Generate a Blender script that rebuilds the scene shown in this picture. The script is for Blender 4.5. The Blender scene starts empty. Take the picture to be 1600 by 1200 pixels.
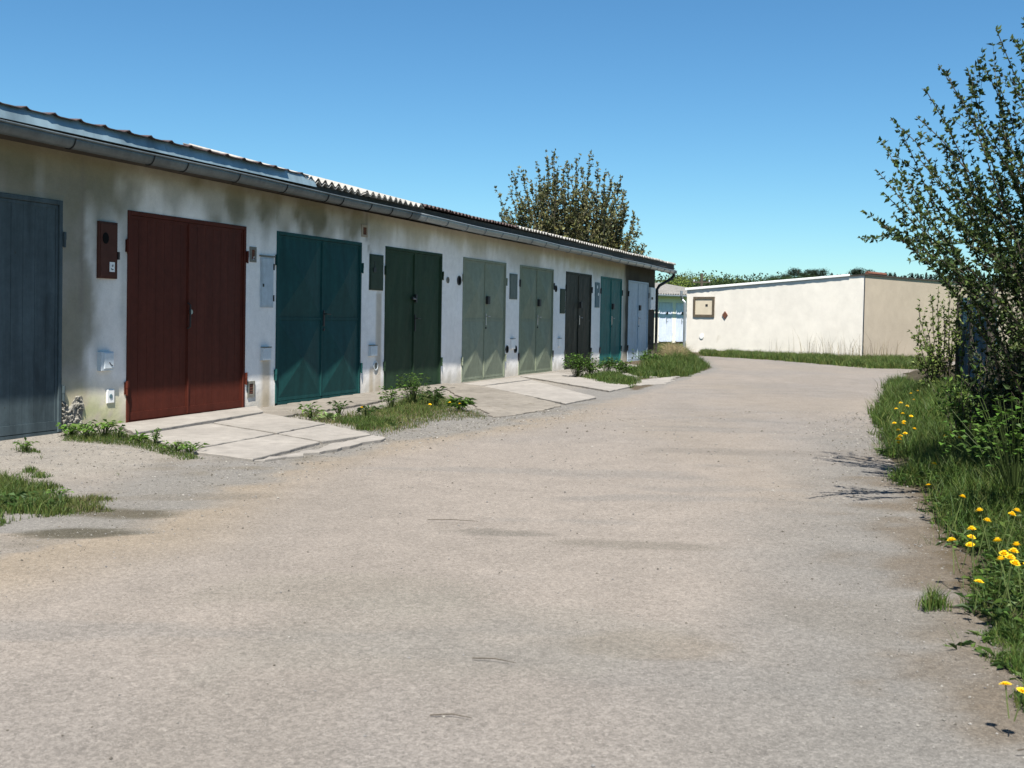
import bpy, math, random
import numpy as np
from mathutils import Vector, Matrix, Euler
random.seed(7); RNG = np.random.default_rng(7)
S = bpy.context.scene
C = bpy.data.collections.new('place'); S.collection.children.link(C)
rad = math.radians
# ---------------------------------------------------------------- camera, sky, sun, exposure
FPX, PITCH, ROLL, EYE = 1750.0, rad(1.2), rad(0.92), 1.2
CY = 494 + FPX * math.tan(PITCH)
cam = bpy.data.cameras.new('camera'); camo = bpy.data.objects.new('camera', cam); C.objects.link(camo)
cam.sensor_width = 36; cam.lens = FPX / 1600 * 36; cam.clip_end = 3000; cam.clip_start = 0.05
cam.shift_y = -(600 - CY) / 1600
MR = Matrix.Rotation(math.pi / 2 - PITCH, 3, 'X') @ Matrix.Rotation(ROLL, 3, 'Z')
camo.matrix_world = Matrix.Translation((0, 0, EYE)) @ MR.to_4x4()
cam.dof.use_dof = True; cam.dof.focus_distance = 17; cam.dof.aperture_fstop = 8.0
S.camera = camo
SUN_EL, SUN_AZ = rad(60), rad(0.8)          # azimuth measured from straight behind the camera, towards its right
sv = Vector((math.sin(SUN_AZ) * math.cos(SUN_EL), -math.cos(SUN_AZ) * math.cos(SUN_EL), math.sin(SUN_EL)))
w = bpy.data.worlds.new('World'); S.world = w; w.use_nodes = True
wn = w.node_tree.nodes; bg = wn['Background']; sky = wn.new('ShaderNodeTexSky')
sky.sky_type = 'NISHITA'; sky.sun_disc = False; sky.sun_elevation = SUN_EL
sky.sun_rotation = math.atan2(sv.x, sv.y); sky.altitude = 400; sky.air_density = 1.0; sky.dust_density = 0.25; sky.ozone_density = 4.0
hs = wn.new('ShaderNodeHueSaturation'); hs.inputs['Saturation'].default_value = 1.13
tm = wn.new('ShaderNodeVectorMath'); tm.operation = 'MULTIPLY'; tm.inputs[1].default_value = (.69, .95, .985)
w.node_tree.links.new(sky.outputs[0], hs.inputs['Color']); w.node_tree.links.new(hs.outputs[0], tm.inputs[0]); w.node_tree.links.new(tm.outputs[0], bg.inputs[0]); bg.inputs[1].default_value = 0.058
sun = bpy.data.lights.new('sun', 'SUN'); sun.energy = 5.0; sun.angle = rad(0.53); sun.color = (1, 0.95, 0.865)
suno = bpy.data.objects.new('sun', sun); C.objects.link(suno); suno.rotation_euler = sv.to_track_quat('Z', 'Y').to_euler()
S.view_settings.view_transform = 'Standard'; S.view_settings.look = 'None'; S.view_settings.gamma = 1
S.view_settings.exposure = 1.22; S.view_settings.use_curve_mapping = False
S.render.engine = 'CYCLES'

# ---------------------------------------------------------------- layout helpers (metres from survey of the picture)
def G(x, y, z=0.0):                 # point on a level plane at height z
    d = MR @ Vector(((x - 800) / FPX, -(y - CY) / FPX, -1)); k = (z - EYE) / d.z
    return Vector((d.x * k, d.y * k, z))
def Q(x, y, Y):                     # point at depth Y
    d = MR @ Vector(((x - 800) / FPX, -(y - CY) / FPX, -1)); k = Y / d.y
    return Vector((d.x * k, Y, EYE + d.z * k))
WA = rad(20.7); WU = Vector((math.sin(WA), math.cos(WA), 0)); WN = Vector((math.cos(WA), -math.sin(WA), 0)); WD = -7.97
def WT(t, off=0, z=0): return WN * (WD + off) + WU * t + Vector((0, 0, z))

# ---------------------------------------------------------------- noise for baking wear into vertex colours
def _h(ix, iy, s):
    n = (ix * 374761393 + iy * 668265263 + s * 1442695041) & 0xffffffff
    n = ((n ^ (n >> 13)) * 1274126177) & 0xffffffff
    return ((n ^ (n >> 16)) & 0xffff) / 65535.0
def vn(x, y, s=0):
    x = np.asarray(x, float); y = np.asarray(y, float)
    ix = np.floor(x).astype(np.int64); iy = np.floor(y).astype(np.int64); fx = x - ix; fy = y - iy
    fx = fx * fx * (3 - 2 * fx); fy = fy * fy * (3 - 2 * fy)
    a = _h(ix, iy, s); b = _h(ix + 1, iy, s); c = _h(ix, iy + 1, s); d = _h(ix + 1, iy + 1, s)
    return (a * (1 - fx) + b * fx) * (1 - fy) + (c * (1 - fx) + d * fx) * fy
def fbm(x, y, s=0, o=4):
    r = 0; a = 0.5; t = 0
    for k in range(o):
        r = r + a * vn(np.asarray(x) * 2 ** k, np.asarray(y) * 2 ** k, s + k * 17); t += a; a *= 0.5
    return r / t
def ss(a, b, x):
    t = np.clip((np.asarray(x, float) - a) / (b - a), 0, 1); return t * t * (3 - 2 * t)

# ---------------------------------------------------------------- object helpers
def tag(o, label=None, cat=None, group=None, kind=None):
    for k, v in (('label', label), ('category', cat), ('group', group), ('kind', kind)):
        if v: o[k] = v
    return o
def empty(name, loc, rz=0, **kw):
    o = bpy.data.objects.new(name, None); C.objects.link(o); o.location = loc; o.rotation_euler = (0, 0, rz); o.empty_display_size = .2
    return tag(o, **kw)
def mesh_obj(name, V, F, m, parent=None, col=None, smooth=False):
    me = bpy.data.meshes.new(name); me.from_pydata([tuple(v) for v in V] if not isinstance(V, np.ndarray) else V.tolist(), [], F if not isinstance(F, np.ndarray) else F.tolist())
    if col is not None:
        a = me.color_attributes.new('col', 'FLOAT_COLOR', 'POINT')
        cc = np.ones((len(V), 4)); cc[:, :3] = np.asarray(col)[:, :3]; a.data.foreach_set('color', cc.ravel())
    if smooth: me.polygons.foreach_set('use_smooth', [True] * len(me.polygons))
    me.materials.append(m); me.update()
    o = bpy.data.objects.new(name, me); C.objects.link(o)
    if parent: o.parent = parent
    return o
class MB:
    def __init__(s): s.v = []; s.f = []
    def add(s, V, F):
        n = len(s.v); s.v += [tuple(p) for p in V]; s.f += [tuple(i + n for i in f) for f in F]; return s
    def box(s, x0, x1, y0, y1, z0, z1, b=0.0):
        if b > 0:                                   # bevelled in the x-z outline, towards -y (the seen side)
            V = []
            for (yy, k) in ((y1, 0), (y0 + b, 0), (y0, b)):
                V += [(x0 + k, yy, z0 + k), (x1 - k, yy, z0 + k), (x1 - k, yy, z1 - k), (x0 + k, yy, z1 - k)]
            F = [(8, 9, 10, 11), (3, 2, 1, 0)]
            for r in (0, 4):
                for i in range(4): F.append((r + i, r + (i + 1) % 4, r + 4 + (i + 1) % 4, r + 4 + i))
            return s.add(V, F)
        V = [(x0, y0, z0), (x1, y0, z0), (x1, y1, z0), (x0, y1, z0), (x0, y0, z1), (x1, y0, z1), (x1, y1, z1), (x0, y1, z1)]
        return s.add(V, [(0, 3, 2, 1), (4, 5, 6, 7), (0, 1, 5, 4), (1, 2, 6, 5), (2, 3, 7, 6), (3, 0, 4, 7)])
    def tube(s, P, Rr, n=6, cap=True):
        P = [Vector(p) for p in P]
        if not hasattr(Rr, '__len__'): Rr = [Rr] * len(P)
        V = []; F = []; up = None
        for i, p in enumerate(P):
            d = (P[min(i + 1, len(P) - 1)] - P[max(i - 1, 0)])
            d = d.normalized() if d.length > 1e-9 else Vector((0, 0, 1))
            if up is None: up = Vector((0, 0, 1)) if abs(d.z) < .9 else Vector((1, 0, 0))
            a = d.cross(up); a = a.normalized() if a.length > 1e-6 else d.orthogonal().normalized(); b = a.cross(d).normalized()
            up = b
            for k in range(n):
                t = 2 * math.pi * k / n; V.append(p + (a * math.cos(t) + b * math.sin(t)) * Rr[i])
        for i in range(len(P) - 1):
            for k in range(n): F.append((i * n + k, i * n + (k + 1) % n, (i + 1) * n + (k + 1) % n, (i + 1) * n + k))
        if cap: F.append(tuple(range(n - 1, -1, -1))); F.append(tuple((len(P) - 1) * n + k for k in range(n)))
        return s.add(V, F)
    def disc(s, cx, cy, cz, r, t, n=20, sq=1.0):      # disc on the wall facing -y
        V = [(cx + r * math.cos(2 * math.pi * k / n), yy, cz + sq * r * math.sin(2 * math.pi * k / n)) for yy in (cy - t, cy) for k in range(n)]
        F = [tuple(range(n - 1, -1, -1)), tuple(range(n, 2 * n))] + [(k, (k + 1) % n, n + (k + 1) % n, n + k) for k in range(n)]
        return s.add(V, F)
    def ring(s, cx, cy, cz, r0, r1, t, n=20):
        V = []; F = []
        for r in (r0, r1):
            for yy in (cy - t, cy): V += [(cx + r * math.cos(2 * math.pi * k / n), yy, cz + r * math.sin(2 * math.pi * k / n)) for k in range(n)]
        for k in range(n):
            j = (k + 1) % n
            F += [(k, j, 2 * n + j, 2 * n + k), (2 * n + k, 2 * n + j, 3 * n + j, 3 * n + k), (j, k, n + k, n + j)]
        return s.add(V, F)
    def build(s, name, m, parent=None, smooth=False, col=None): return mesh_obj(name, s.v, s.f, m, parent, col, smooth)
def inpoly(x, y, poly):
    x = np.asarray(x); y = np.asarray(y); r = np.zeros(x.shape, bool); n = len(poly)
    for i in range(n):
        x0, y0 = poly[i][:2]; x1, y1 = poly[(i + 1) % n][:2]
        if y0 == y1: continue
        c = ((y0 > y) != (y1 > y)) & (x < (x1 - x0) * (y - y0) / (y1 - y0) + x0); r ^= c
    return r
def dist_pl(x, y, pl, closed=False):
    d = np.full(np.shape(x), 1e9); m = len(pl)
    for i in range(m if closed else m - 1):
        ax, ay = pl[i][:2]; bx, by = pl[(i + 1) % m][:2]; L = (bx - ax) ** 2 + (by - ay) ** 2 + 1e-12
        t = np.clip(((x - ax) * (bx - ax) + (y - ay) * (by - ay)) / L, 0, 1)
        d = np.minimum(d, np.hypot(x - ax - t * (bx - ax), y - ay - t * (by - ay)))
    return d
def sample_poly(poly, n):
    P = np.array([p[:2] for p in poly]); lo = P.min(0); hi = P.max(0); out = np.zeros((0, 2))
    while len(out) < n:
        q = RNG.uniform(lo, hi, (n * 3, 2)); out = np.vstack([out, q[inpoly(q[:, 0], q[:, 1], poly)]])
    return out[:n]

# ---------------------------------------------------------------- materials
def mat(name, color=(.5, .5, .5), rough=.8, var=(), bump=(), metal=0, streak=None, attr=False, spec=.5, transl=0, voro=None, spots=None):
    m = bpy.data.materials.new(name); m.use_nodes = True; nt = m.node_tree; n = nt.nodes; L = nt.links
    b = n['Principled BSDF']; b.inputs['Roughness'].default_value = rough; b.inputs['Metallic'].default_value = metal
    b.inputs['Specular IOR Level'].default_value = spec
    tc = n.new('ShaderNodeTexCoord')
    if attr: a = n.new('ShaderNodeAttribute'); a.attribute_name = 'col'; cur = a.outputs['Color']
    else: r = n.new('ShaderNodeRGB'); r.outputs[0].default_value = (*color, 1); cur = r.outputs[0]
    def mulf(cur, f, lo, hi):
        mr = n.new('ShaderNodeMapRange'); L.new(f, mr.inputs[0]); mr.inputs[1].default_value = .3; mr.inputs[2].default_value = .7
        mr.inputs[3].default_value = lo; mr.inputs[4].default_value = hi
        vm = n.new('ShaderNodeVectorMath'); vm.operation = 'SCALE'; L.new(cur, vm.inputs[0]); L.new(mr.outputs[0], vm.inputs['Scale']); return vm.outputs[0]
    def noise(sc, det=4, rg=.6, map3=None):
        t = n.new('ShaderNodeTexNoise'); t.inputs['Scale'].default_value = sc; t.inputs['Detail'].default_value = det; t.inputs['Roughness'].default_value = rg
        if map3:
            mp = n.new('ShaderNodeMapping'); mp.inputs['Scale'].default_value = map3; L.new(tc.outputs['Object'], mp.inputs[0]); L.new(mp.outputs[0], t.inputs['Vector'])
        else: L.new(tc.outputs['Object'], t.inputs['Vector'])
        return t.outputs[0]
    for (sc, amt) in var: cur = mulf(cur, noise(sc), 1 - amt, 1 + amt)
    if streak: cur = mulf(cur, noise(streak[0], 5, .65, (1, 1, streak[2])), 1 - streak[1], 1 + streak[1])
    if voro:                                           # aggregate: per-stone brightness
        v = n.new('ShaderNodeTexVoronoi'); v.inputs['Scale'].default_value = voro[0]; L.new(tc.outputs['Object'], v.inputs['Vector'])
        sep = n.new('ShaderNodeSeparateColor'); L.new(v.outputs['Color'], sep.inputs[0])
        mr = n.new('ShaderNodeMapRange'); L.new(sep.outputs[0], mr.inputs[0]); mr.inputs[3].default_value = 1 - voro[1]; mr.inputs[4].default_value = 1 + voro[1]
        vm = n.new('ShaderNodeVectorMath'); vm.operation = 'SCALE'; L.new(cur, vm.inputs[0]); L.new(mr.outputs[0], vm.inputs['Scale']); cur = vm.outputs[0]
    if spots:                                          # (scale, threshold, colour, streakz) : rust, chips, dirt marks
        for (sc, th, colr, sz, wd) in spots:
            f = noise(sc, 6, .7, (1, 1, sz)); mr = n.new('ShaderNodeMapRange'); L.new(f, mr.inputs[0]); mr.inputs[1].default_value = th; mr.inputs[2].default_value = th + wd
            mx = n.new('ShaderNodeMix'); mx.data_type = 'RGBA'; L.new(mr.outputs[0], mx.inputs[0]); L.new(cur, mx.inputs[6]); mx.inputs[7].default_value = (*colr, 1); cur = mx.outputs[2]
    L.new(cur, b.inputs['Base Color'])
    if bump:
        prev = None
        for (sc, st, ds) in bump:
            bp = n.new('ShaderNodeBump'); bp.inputs['Strength'].default_value = st; bp.inputs['Distance'].default_value = ds
            L.new(noise(sc, 5), bp.inputs['Height'])
            if prev: L.new(prev, bp.inputs['Normal'])
            prev = bp.outputs[0]
        L.new(prev, b.inputs['Normal'])
    if transl:
        t = n.new('ShaderNodeBsdfTranslucent'); L.new(cur, t.inputs[0]); ms = n.new('ShaderNodeMixShader'); ms.inputs[0].default_value = transl
        L.new(b.outputs[0], ms.inputs[1]); L.new(t.outputs[0], ms.inputs[2]); L.new(ms.outputs[0], n['Material Output'].inputs[0])
    return m
M = {}
M['plaster'] = mat('plaster', rough=.95, attr=True, var=((1.3, .06), (9, .06), (60, .05)), bump=((4, .35, .02), (90, .5, .003)), spec=.08)
M['ground'] = mat('ground', rough=.95, attr=True, var=((3, .08), (35, .14), (160, .22)), bump=((60, .6, .006), (200, .7, .003)), spec=.15, voro=(110, .2), spots=((170, .62, (.3, .29, .27), 1, .03), (120, .615, (.05, .045, .04), 1, .03)))
M['earth'] = mat('earth', (.045, .038, .024), .95, var=((.6, .3), (14, .4)), bump=((20, .8, .03),), spec=.1)
M['field'] = mat('field', (.06, .1, .025), .95, var=((.05, .3), (1, .3)), spec=.1)
M['concrete'] = mat('concrete', (.215, .2, .182), .9, var=((1.1, .13), (7, .13), (70, .1)), bump=((14, .5, .012), (140, .6, .003)), spec=.2, spots=((3.2, .62, (.21, .19, .16), 1, .12), (160, .68, (.12, .11, .1), 1, .03)))
M['concrete_old'] = mat('concrete_old', (.165, .15, .13), .95, var=((1.1, .15), (7, .2), (70, .15)), bump=((14, .6, .015), (120, .8, .004)), spec=.1, spots=((5, .58, (.1, .088, .065), 1, .12), (130, .64, (.28, .27, .25), 1, .03)))
M['rubble'] = mat('rubble', (.21, .2, .17), .95, var=((9, .5), (40, .3)), bump=((18, 1, .05), (60, 1, .01)), spec=.15)
M['zinc_old'] = mat('zinc_old', (.105, .125, .135), .5, var=((2, .15), (30, .12)), metal=.35, streak=(6, .2, .1))
M['zinc'] = mat('zinc', (.24, .27, .29), .42, var=((2, .12), (30, .1)), metal=.55)
M['flashing'] = mat('flashing', (.21, .29, .33), .45, var=((.7, .12),), metal=.35, streak=(3.4, .3, .06), spots=((5, .62, (.16, .17, .15), .05, .1),))
M['roof_pale'] = mat('roof_pale', (.27, .26, .24), .9, var=((2, .2), (25, .2)), bump=((50, .5, .004),), spots=((4, .6, (.12, .115, .09), 1, .15),))
M['roof_grey'] = mat('roof_grey', (.15, .145, .135), .9, var=((2, .2), (9, .3)))
M['roof_brown'] = mat('roof_brown', (.055, .035, .032), .7, var=((2, .2), (25, .2)))
M['timber_dark'] = mat('timber_dark', (.035, .028, .022), .8, var=((5, .3),), streak=(20, .3, 1))
M['black'] = mat('black', (.012, .012, .012), .6)
M['hole'] = mat('hole', (.006, .006, .006), .9, spec=.1)
M['steel'] = mat('steel', (.35, .35, .35), .35, metal=.9, var=((30, .2),))
M['white_plastic'] = mat('white_plastic', (.52, .57, .6), .5, var=((6, .08), (40, .06)), spots=((8, .66, (.25, .23, .18), .3, .1),))
M['white_paint'] = mat('white_paint', (.74, .74, .72), .55, var=((6, .06),))
M['grey_frame'] = mat('grey_frame', (.16, .155, .13), .8, var=((20, .2),), spots=((20, .6, (.12, .06, .03), 1, .1),))
M['rust'] = mat('rust', (.12, .045, .025), .9, var=((25, .35), (80, .2)), bump=((80, .6, .003),))
def door_mat(name, c, rust=.7, st=.14, dirt=(.05, .045, .035), rough=.55, extra=()):
    return mat(name, c, rough, var=((1.5, .1), (12, .08), (70, .05)), streak=(7, st, .08), bump=((2.2, .25, .02), (60, .12, .002)),
               spots=((16, rust, dirt, .6, .05),) + tuple(extra), spec=.08)
M['d_slate'] = door_mat('slate_blue_paint', (.058, .078, .086), .66, .3, extra=((2.2, .56, (.03, .04, .045), .35, .2),))
M['d_red'] = door_mat('oxide_red_paint', (.076, .019, .012), .72, .16, (.06, .02, .015))
M['d_teal'] = door_mat('blue_green_paint', (.012, .056, .055), .68, .2, (.035, .075, .072))
M['d_green'] = door_mat('dark_green_paint', (.022, .044, .024), .7, .16, (.02, .035, .02))
M['d_sage'] = door_mat('sage_paint', (.2, .225, .165), .7, .1, (.15, .14, .1))
M['d_sage2'] = door_mat('sage_paint_worn', (.18, .205, .145), .68, .12, (.14, .12, .08))
M['d_dark'] = door_mat('weathered_dark_paint', (.022, .025, .019), .62, .55, (.07, .06, .045), extra=((3, .55, (.07, .065, .05), .15, .15),))
M['d_turq'] = door_mat('turquoise_paint', (.022, .125, .115), .68, .2, (.02, .06, .06))
M['d_pale'] = door_mat('pale_blue_grey_paint', (.36, .43, .49), .72, .08, (.2, .18, .15))
M['d_far'] = door_mat('pale_lilac_paint', (.5, .54, .66), .7, .08, (.1, .09, .09))
M['box_brown'] = door_mat('brown_box_paint', (.07, .028, .02), .75, .1)
M['box_green'] = door_mat('green_box_paint', (.035, .052, .035), .75, .1)
M['box_grey'] = door_mat('grey_green_box_paint', (.12, .145, .13), .75, .1)
M['box_blue'] = door_mat('blue_grey_box_paint', (.1, .16, .18), .72, .12)
M['box_white'] = door_mat('pale_box_paint', (.42, .48, .52), .74, .08, (.25, .2, .15))
M['render_white'] = mat('render_white', (.68, .64, .57), .95, var=((.6, .05), (3, .05), (40, .06)), bump=((60, .6, .006),), spec=.2, spots=((1.1, .66, (.5, .46, .38), .5, .12),))
M['render_beige'] = mat('render_beige', (.36, .305, .24), .95, var=((.6, .06), (3, .05), (40, .06)), bump=((60, .6, .006),), spec=.2, spots=((1.0, .64, (.26, .22, .17), .3, .12),))
M['hatch_cream'] = mat('hatch_cream', (.56, .49, .37), .7, var=((4, .06),), spots=((7, .68, (.3, .22, .14), .4, .1),))
M['hatch_frame'] = mat('hatch_frame', (.09, .07, .045), .8, var=((15, .3),))
M['leaf'] = mat('leaf', rough=.55, attr=True, transl=.3, spec=.22)
M['leaf_far'] = mat('leaf_far', rough=.8, attr=True, transl=.2, spec=.2)
M['bark'] = mat('bark', (.06, .048, .035), .9, var=((20, .3),))
M['twig'] = mat('twig', (.06, .047, .034), .8, var=((20, .3),))
M['petal'] = mat('petal', (.85, .6, .01), .6, transl=.2)
M['bluenet'] = mat('bluenet', (.022, .07, .095), .6, var=((9, .3), (50, .3)), streak=(14, .5, .1))
M['stone'] = mat('stone', rough=.9, attr=True, spec=.2)
M['label_white'] = mat('label_white', (.7, .7, .68), .5)

# ---------------------------------------------------------------- ground
def pl(*pts, z=0.0): return [G(x, y, z) for x, y in pts]
ROAD_L = pl((-260, 930), (0, 868), (150, 838), (300, 772), (430, 728), (590, 690), (780, 660), (880, 640), (990, 610), (1060, 590), (1112, 575), (1085, 556))
ROAD_R = pl((1720, 1240), (1580, 1090), (1535, 985), (1480, 885), (1450, 800), (1405, 735), (1388, 690), (1380, 650), (1386, 603), (1410, 590), (1428, 578), (1540, 572))
def grid_sheet(xs, ys): 
    X, Y = np.meshgrid(xs, ys); nx = len(xs); ny = len(ys)
    i = np.arange(nx * ny).reshape(ny, nx)
    F = np.stack([i[:-1, :-1], i[:-1, 1:], i[1:, 1:], i[1:, :-1]], -1).reshape(-1, 4)
    return X.ravel(), Y.ravel(), F
def geo(a, b, s0, k):
    r = [a]
    while r[-1] < b: r.append(r[-1] + s0 + k * (r[-1] - a))
    return np.array(r)
# landscape to the horizon
X, Y, F = grid_sheet(np.concatenate([-geo(0, 1400, 6, .07)[::-1][:-1], geo(0, 1400, 6, .07)]), np.concatenate([-geo(0, 300, 8, .1)[::-1][:-1], geo(0, 1500, 5, .05)]))
def land(x, y):
    r = np.hypot(x, y); return -0.35 + ss(75, 260, y + .15 * x) * 5.5 + ss(260, 900, r) * 14 * (.6 + .6 * fbm(x / 200, y / 200, 5)) - 3.2 * (1 - ss(-20, 30, x)) * ss(60, 90, y)
Z = land(X, Y)
o = mesh_obj('ground', np.stack([X, Y, Z], 1), F, M['field'], smooth=True); tag(o, kind='structure')

# the yard: worn road, gravelly margins
xs = np.arange(-14, 16.01, .1); ys = np.concatenate([np.arange(-6, 2.4, .3), geo(2.4, 50, .035, .0055)])
X, Y, F = grid_sheet(xs, ys)
polyRoad = ROAD_L + [Vector((9.6, 62, 0))] + ROAD_R[::-1]
ins = inpoly(X, Y, ROAD_L[::-1] + [Vector((-6, -6, 0)), Vector((4, -6, 0))] + ROAD_R)
ins = inpoly(X, Y, list(ROAD_L) + [Vector((30, 33, 0))] + list(ROAD_R[::-1]) + [Vector((2.5, -8, 0)), Vector((-20, -8, 0))])
dL = dist_pl(X, Y, ROAD_L); dR = dist_pl(X, Y, ROAD_R)
nz = fbm(X * .9, Y * .9, 1); nf = fbm(X * 3, Y * 3, 2); nl = fbm(X * .35, Y * .35, 3)
base = np.array([.415, .375, .34]); col = np.tile(base, (len(X), 1))
GK = np.array([.425, .415, .4])
def blend(c, m): 
    global col; m = np.clip(m, 0, 1)[:, None]; col = col * (1 - m) + np.array(c) * m
blend([.35, .33, .315], ss(.4, .7, nl) * .75)
blend([.34, .31, .28], ss(.5, .7, fbm(X * 1.3, Y * .35, 91)) * .5)
blend([.42, .37, .315], ss(.5, .75, fbm(X * .5 + 9, Y * .25, 4)) * .4)
blend([.3, .29, .28], ss(.6, .72, fbm(X * .9, Y * 2.4, 31)) * .45)
# left margin: dusty band, then grey gravel
blend([.41, .345, .265], ss(.9, .15, dL + (nz - .5) * .5) * ss(20, 11, Y) * .75)
blend([.30, .30, .295], np.where(ins, ss(.35, .0, dL + (nf - .5) * .5), ss(1.5, .5, dL + (nz - .5) * 1.2)) * (Y > 6) * .8)
blend([.43, .405, .37], np.where(~ins & (X < 2), ss(.7, 1.4, dL + (nf - .5) * .5), 0) * .85)
blend([.33, .32, .31], np.where(~ins & (X < 2), ss(.5, .7, fbm(X * 1.6, Y * 1.6, 55)), 0) * .6)
blend([.22, .19, .14], np.where(~ins & (X < 2), ss(.55, .75, nf * .6 + nz * .4), 0) * .6)
# right margin: grey gravel, brown earth
blend([.29, .285, .275], ss(1.3, .25, dR + (nz - .5) * .9) * .85 * ss(17, 8, Y + (nz - .5) * 6))
blend([.2, .16, .115], ss(.4, .0, dR + (nf - .5) * 1.1) * .75 * ss(15, 8, Y + (nz - .5) * 6))
blend([.15, .12, .08], np.where(~ins & (X > 2), 1, 0))
# damp patches and dark scuffs
for (cx, cy, a, b, ang, c, k) in ((190, 801, .42, .09, -8, (.15, .135, .1), .95), (120, 831, .3, .08, 8, (.13, .12, .09), .95), (300, 775, .6, .06, 16, (.2, .17, .13), .3),
                               (1020, 1008, .33, .085, -12, (.3, .26, .21), .5), (780, 828, .35, .05, -6, (.2, .19, .17), .6), (1010, 850, .5, .06, -8, (.25, .23, .2), .55),
                               (1170, 705, 1.0, .12, -3, (.28, .26, .24), .45), (1340, 960, .5, .2, 10, (.28, .26, .23), .4), (560, 925, .7, .15, 5, (.33, .31, .27), .4), (700, 990, .9, .3, 5, (.34, .33, .3), .35)):
    p = G(cx, cy); ca, sa = math.cos(rad(ang)), math.sin(rad(ang)); dx = (X - p.x) * ca + (Y - p.y) * sa; dy = -(X - p.x) * sa + (Y - p.y) * ca
    e = np.hypot(dx / a, dy / (b * 2.2)) + (nf - .5) * 1.1; blend(c, ss(1.1, .75, e) * k)
Z = (fbm(X * .6, Y * .6, 8) - .5) * .03 + (fbm(X * 4, Y * 4, 9) - .5) * .006
col = col * GK
o = mesh_obj('road', np.stack([X, Y, Z - .01], 1), F, M['ground'], col=col, smooth=True); tag(o, kind='structure')

# raised verge on the right and mound by the row's end
VERGE = ROAD_R + [Vector((24, 34, 0)), Vector((24, -8, 0)), Vector((2.8, -8, 0))]
X, Y, F = grid_sheet(np.arange(1.2, 16, .12), np.arange(-6, 40, .16))
insV = inpoly(X, Y, VERGE); d = dist_pl(X, Y, ROAD_R + [Vector((2.5, -8, 0))]); d = np.where(insV, d, -d)
def verge_h(x, y):
    iv = inpoly(x, y, VERGE); d = dist_pl(x, y, ROAD_R + [Vector((2.5, -8, 0))]); d = np.where(iv, d, -d) + (fbm(x * 1.3, y * 1.3, 77) - .5) * .5
    return np.where(d > 0, .28 * ss(0, 1.6, d) + .03 * ss(0, .15, d), -.12 * ss(0, .3, -d)) + (fbm(x * 2, y * 2, 12) - .5) * .05 * ss(-.1, .3, d) - .02 - .1 * ss(4.6, 3.6, y)
Z = verge_h(X, Y)
o = mesh_obj('verge', np.stack([X, Y, Z], 1), F, M['earth'], smooth=True); tag(o, kind='structure')
MOUND = pl((1020, 566), (985, 578), (1030, 590), (1080, 588), (1112, 575), (1085, 556), (1072, 548), (1040, 541), (1018, 545))
P = np.array([p[:2] for p in MOUND]); X, Y, F = grid_sheet(np.arange(P[:, 0].min() - 1, P[:, 0].max() + 1, .25), np.arange(P[:, 1].min() - 1, P[:, 1].max() + 1, .3))
def mound_h(x, y): 
    d = dist_pl(x, y, MOUND, True); d = np.where(inpoly(x, y, MOUND), d, -d); return .4 * ss(0, 1.6, d) - .06 + (fbm(x, y, 3) - .5) * .08 * ss(0, .5, d)
o = mesh_obj('earth_bank', np.stack([X, Y, mound_h(X, Y)], 1), F, M['earth'], smooth=True); tag(o, kind='structure')

# concrete aprons
def slab(pts, h=.03, jit=.006, name='pavement', z0=0.0, m='concrete'):
    P = pl(*pts); out = []
    for i in range(len(P)):
        a, b = P[i], P[(i + 1) % len(P)]; n = max(2, int((b - a).length / .12))
        for k in range(n):
            p = a.lerp(b, k / n); out.append((p.x + RNG.normal(0, jit), p.y + RNG.normal(0, jit)))
    n = len(out); cx = sum(p[0] for p in out) / n; cy = sum(p[1] for p in out) / n
    h = .004 + h * .45; V = [(x, y, -.05) for x, y in out] + [(x, y, z0 + h - .006) for x, y in out] + [(cx + (x - cx) * .992, cy + (y - cy) * .992, z0 + h) for x, y in out]
    F = [(i, (i + 1) % n, n + (i + 1) % n, n + i) for i in range(n)] + [(n + i, n + (i + 1) % n, 2 * n + (i + 1) % n, 2 * n + i) for i in range(n)] + [tuple(range(2 * n, 3 * n))]
    o = mesh_obj(name, V, F, M[m]); tag(o, kind='structure'); return o
slab([(183, 666), (400, 637), (412, 646), (212, 680)], .045)
slab([(214, 682), (330, 664), (428, 680), (290, 706)], .03)
slab([(334, 663), (413, 648), (508, 664), (432, 679)], .034)
slab([(294, 707), (432, 681), (500, 693), (396, 720)], .026)
slab([(436, 680), (512, 665), (580, 681), (504, 692)], .03)
slab([(398, 722), (584, 682), (606, 684), (560, 696), (440, 718)], .018, .03)
slab([(400, 640), (600, 611), (700, 600), (712, 606), (560, 634), (420, 655)], .03, .02, m='concrete_old')
slab([(690, 604), (745, 598), (880, 634), (800, 650), (770, 652)], .014, .02, m='concrete_old')
slab([(724, 601), (812, 590), (830, 594), (752, 604)], .034)
slab([(756, 605), (830, 595), (932, 622), (884, 632)], .03)
slab([(812, 589), (872, 583), (990, 604), (952, 612), (835, 592)], .03)
slab([(925, 577), (966, 568), (1050, 578), (1030, 590), (990, 590)], .03, .02)
slab([(900, 582), (924, 578), (1000, 594), (1060, 588), (1040, 600), (990, 602)], .012, .04)

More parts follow.
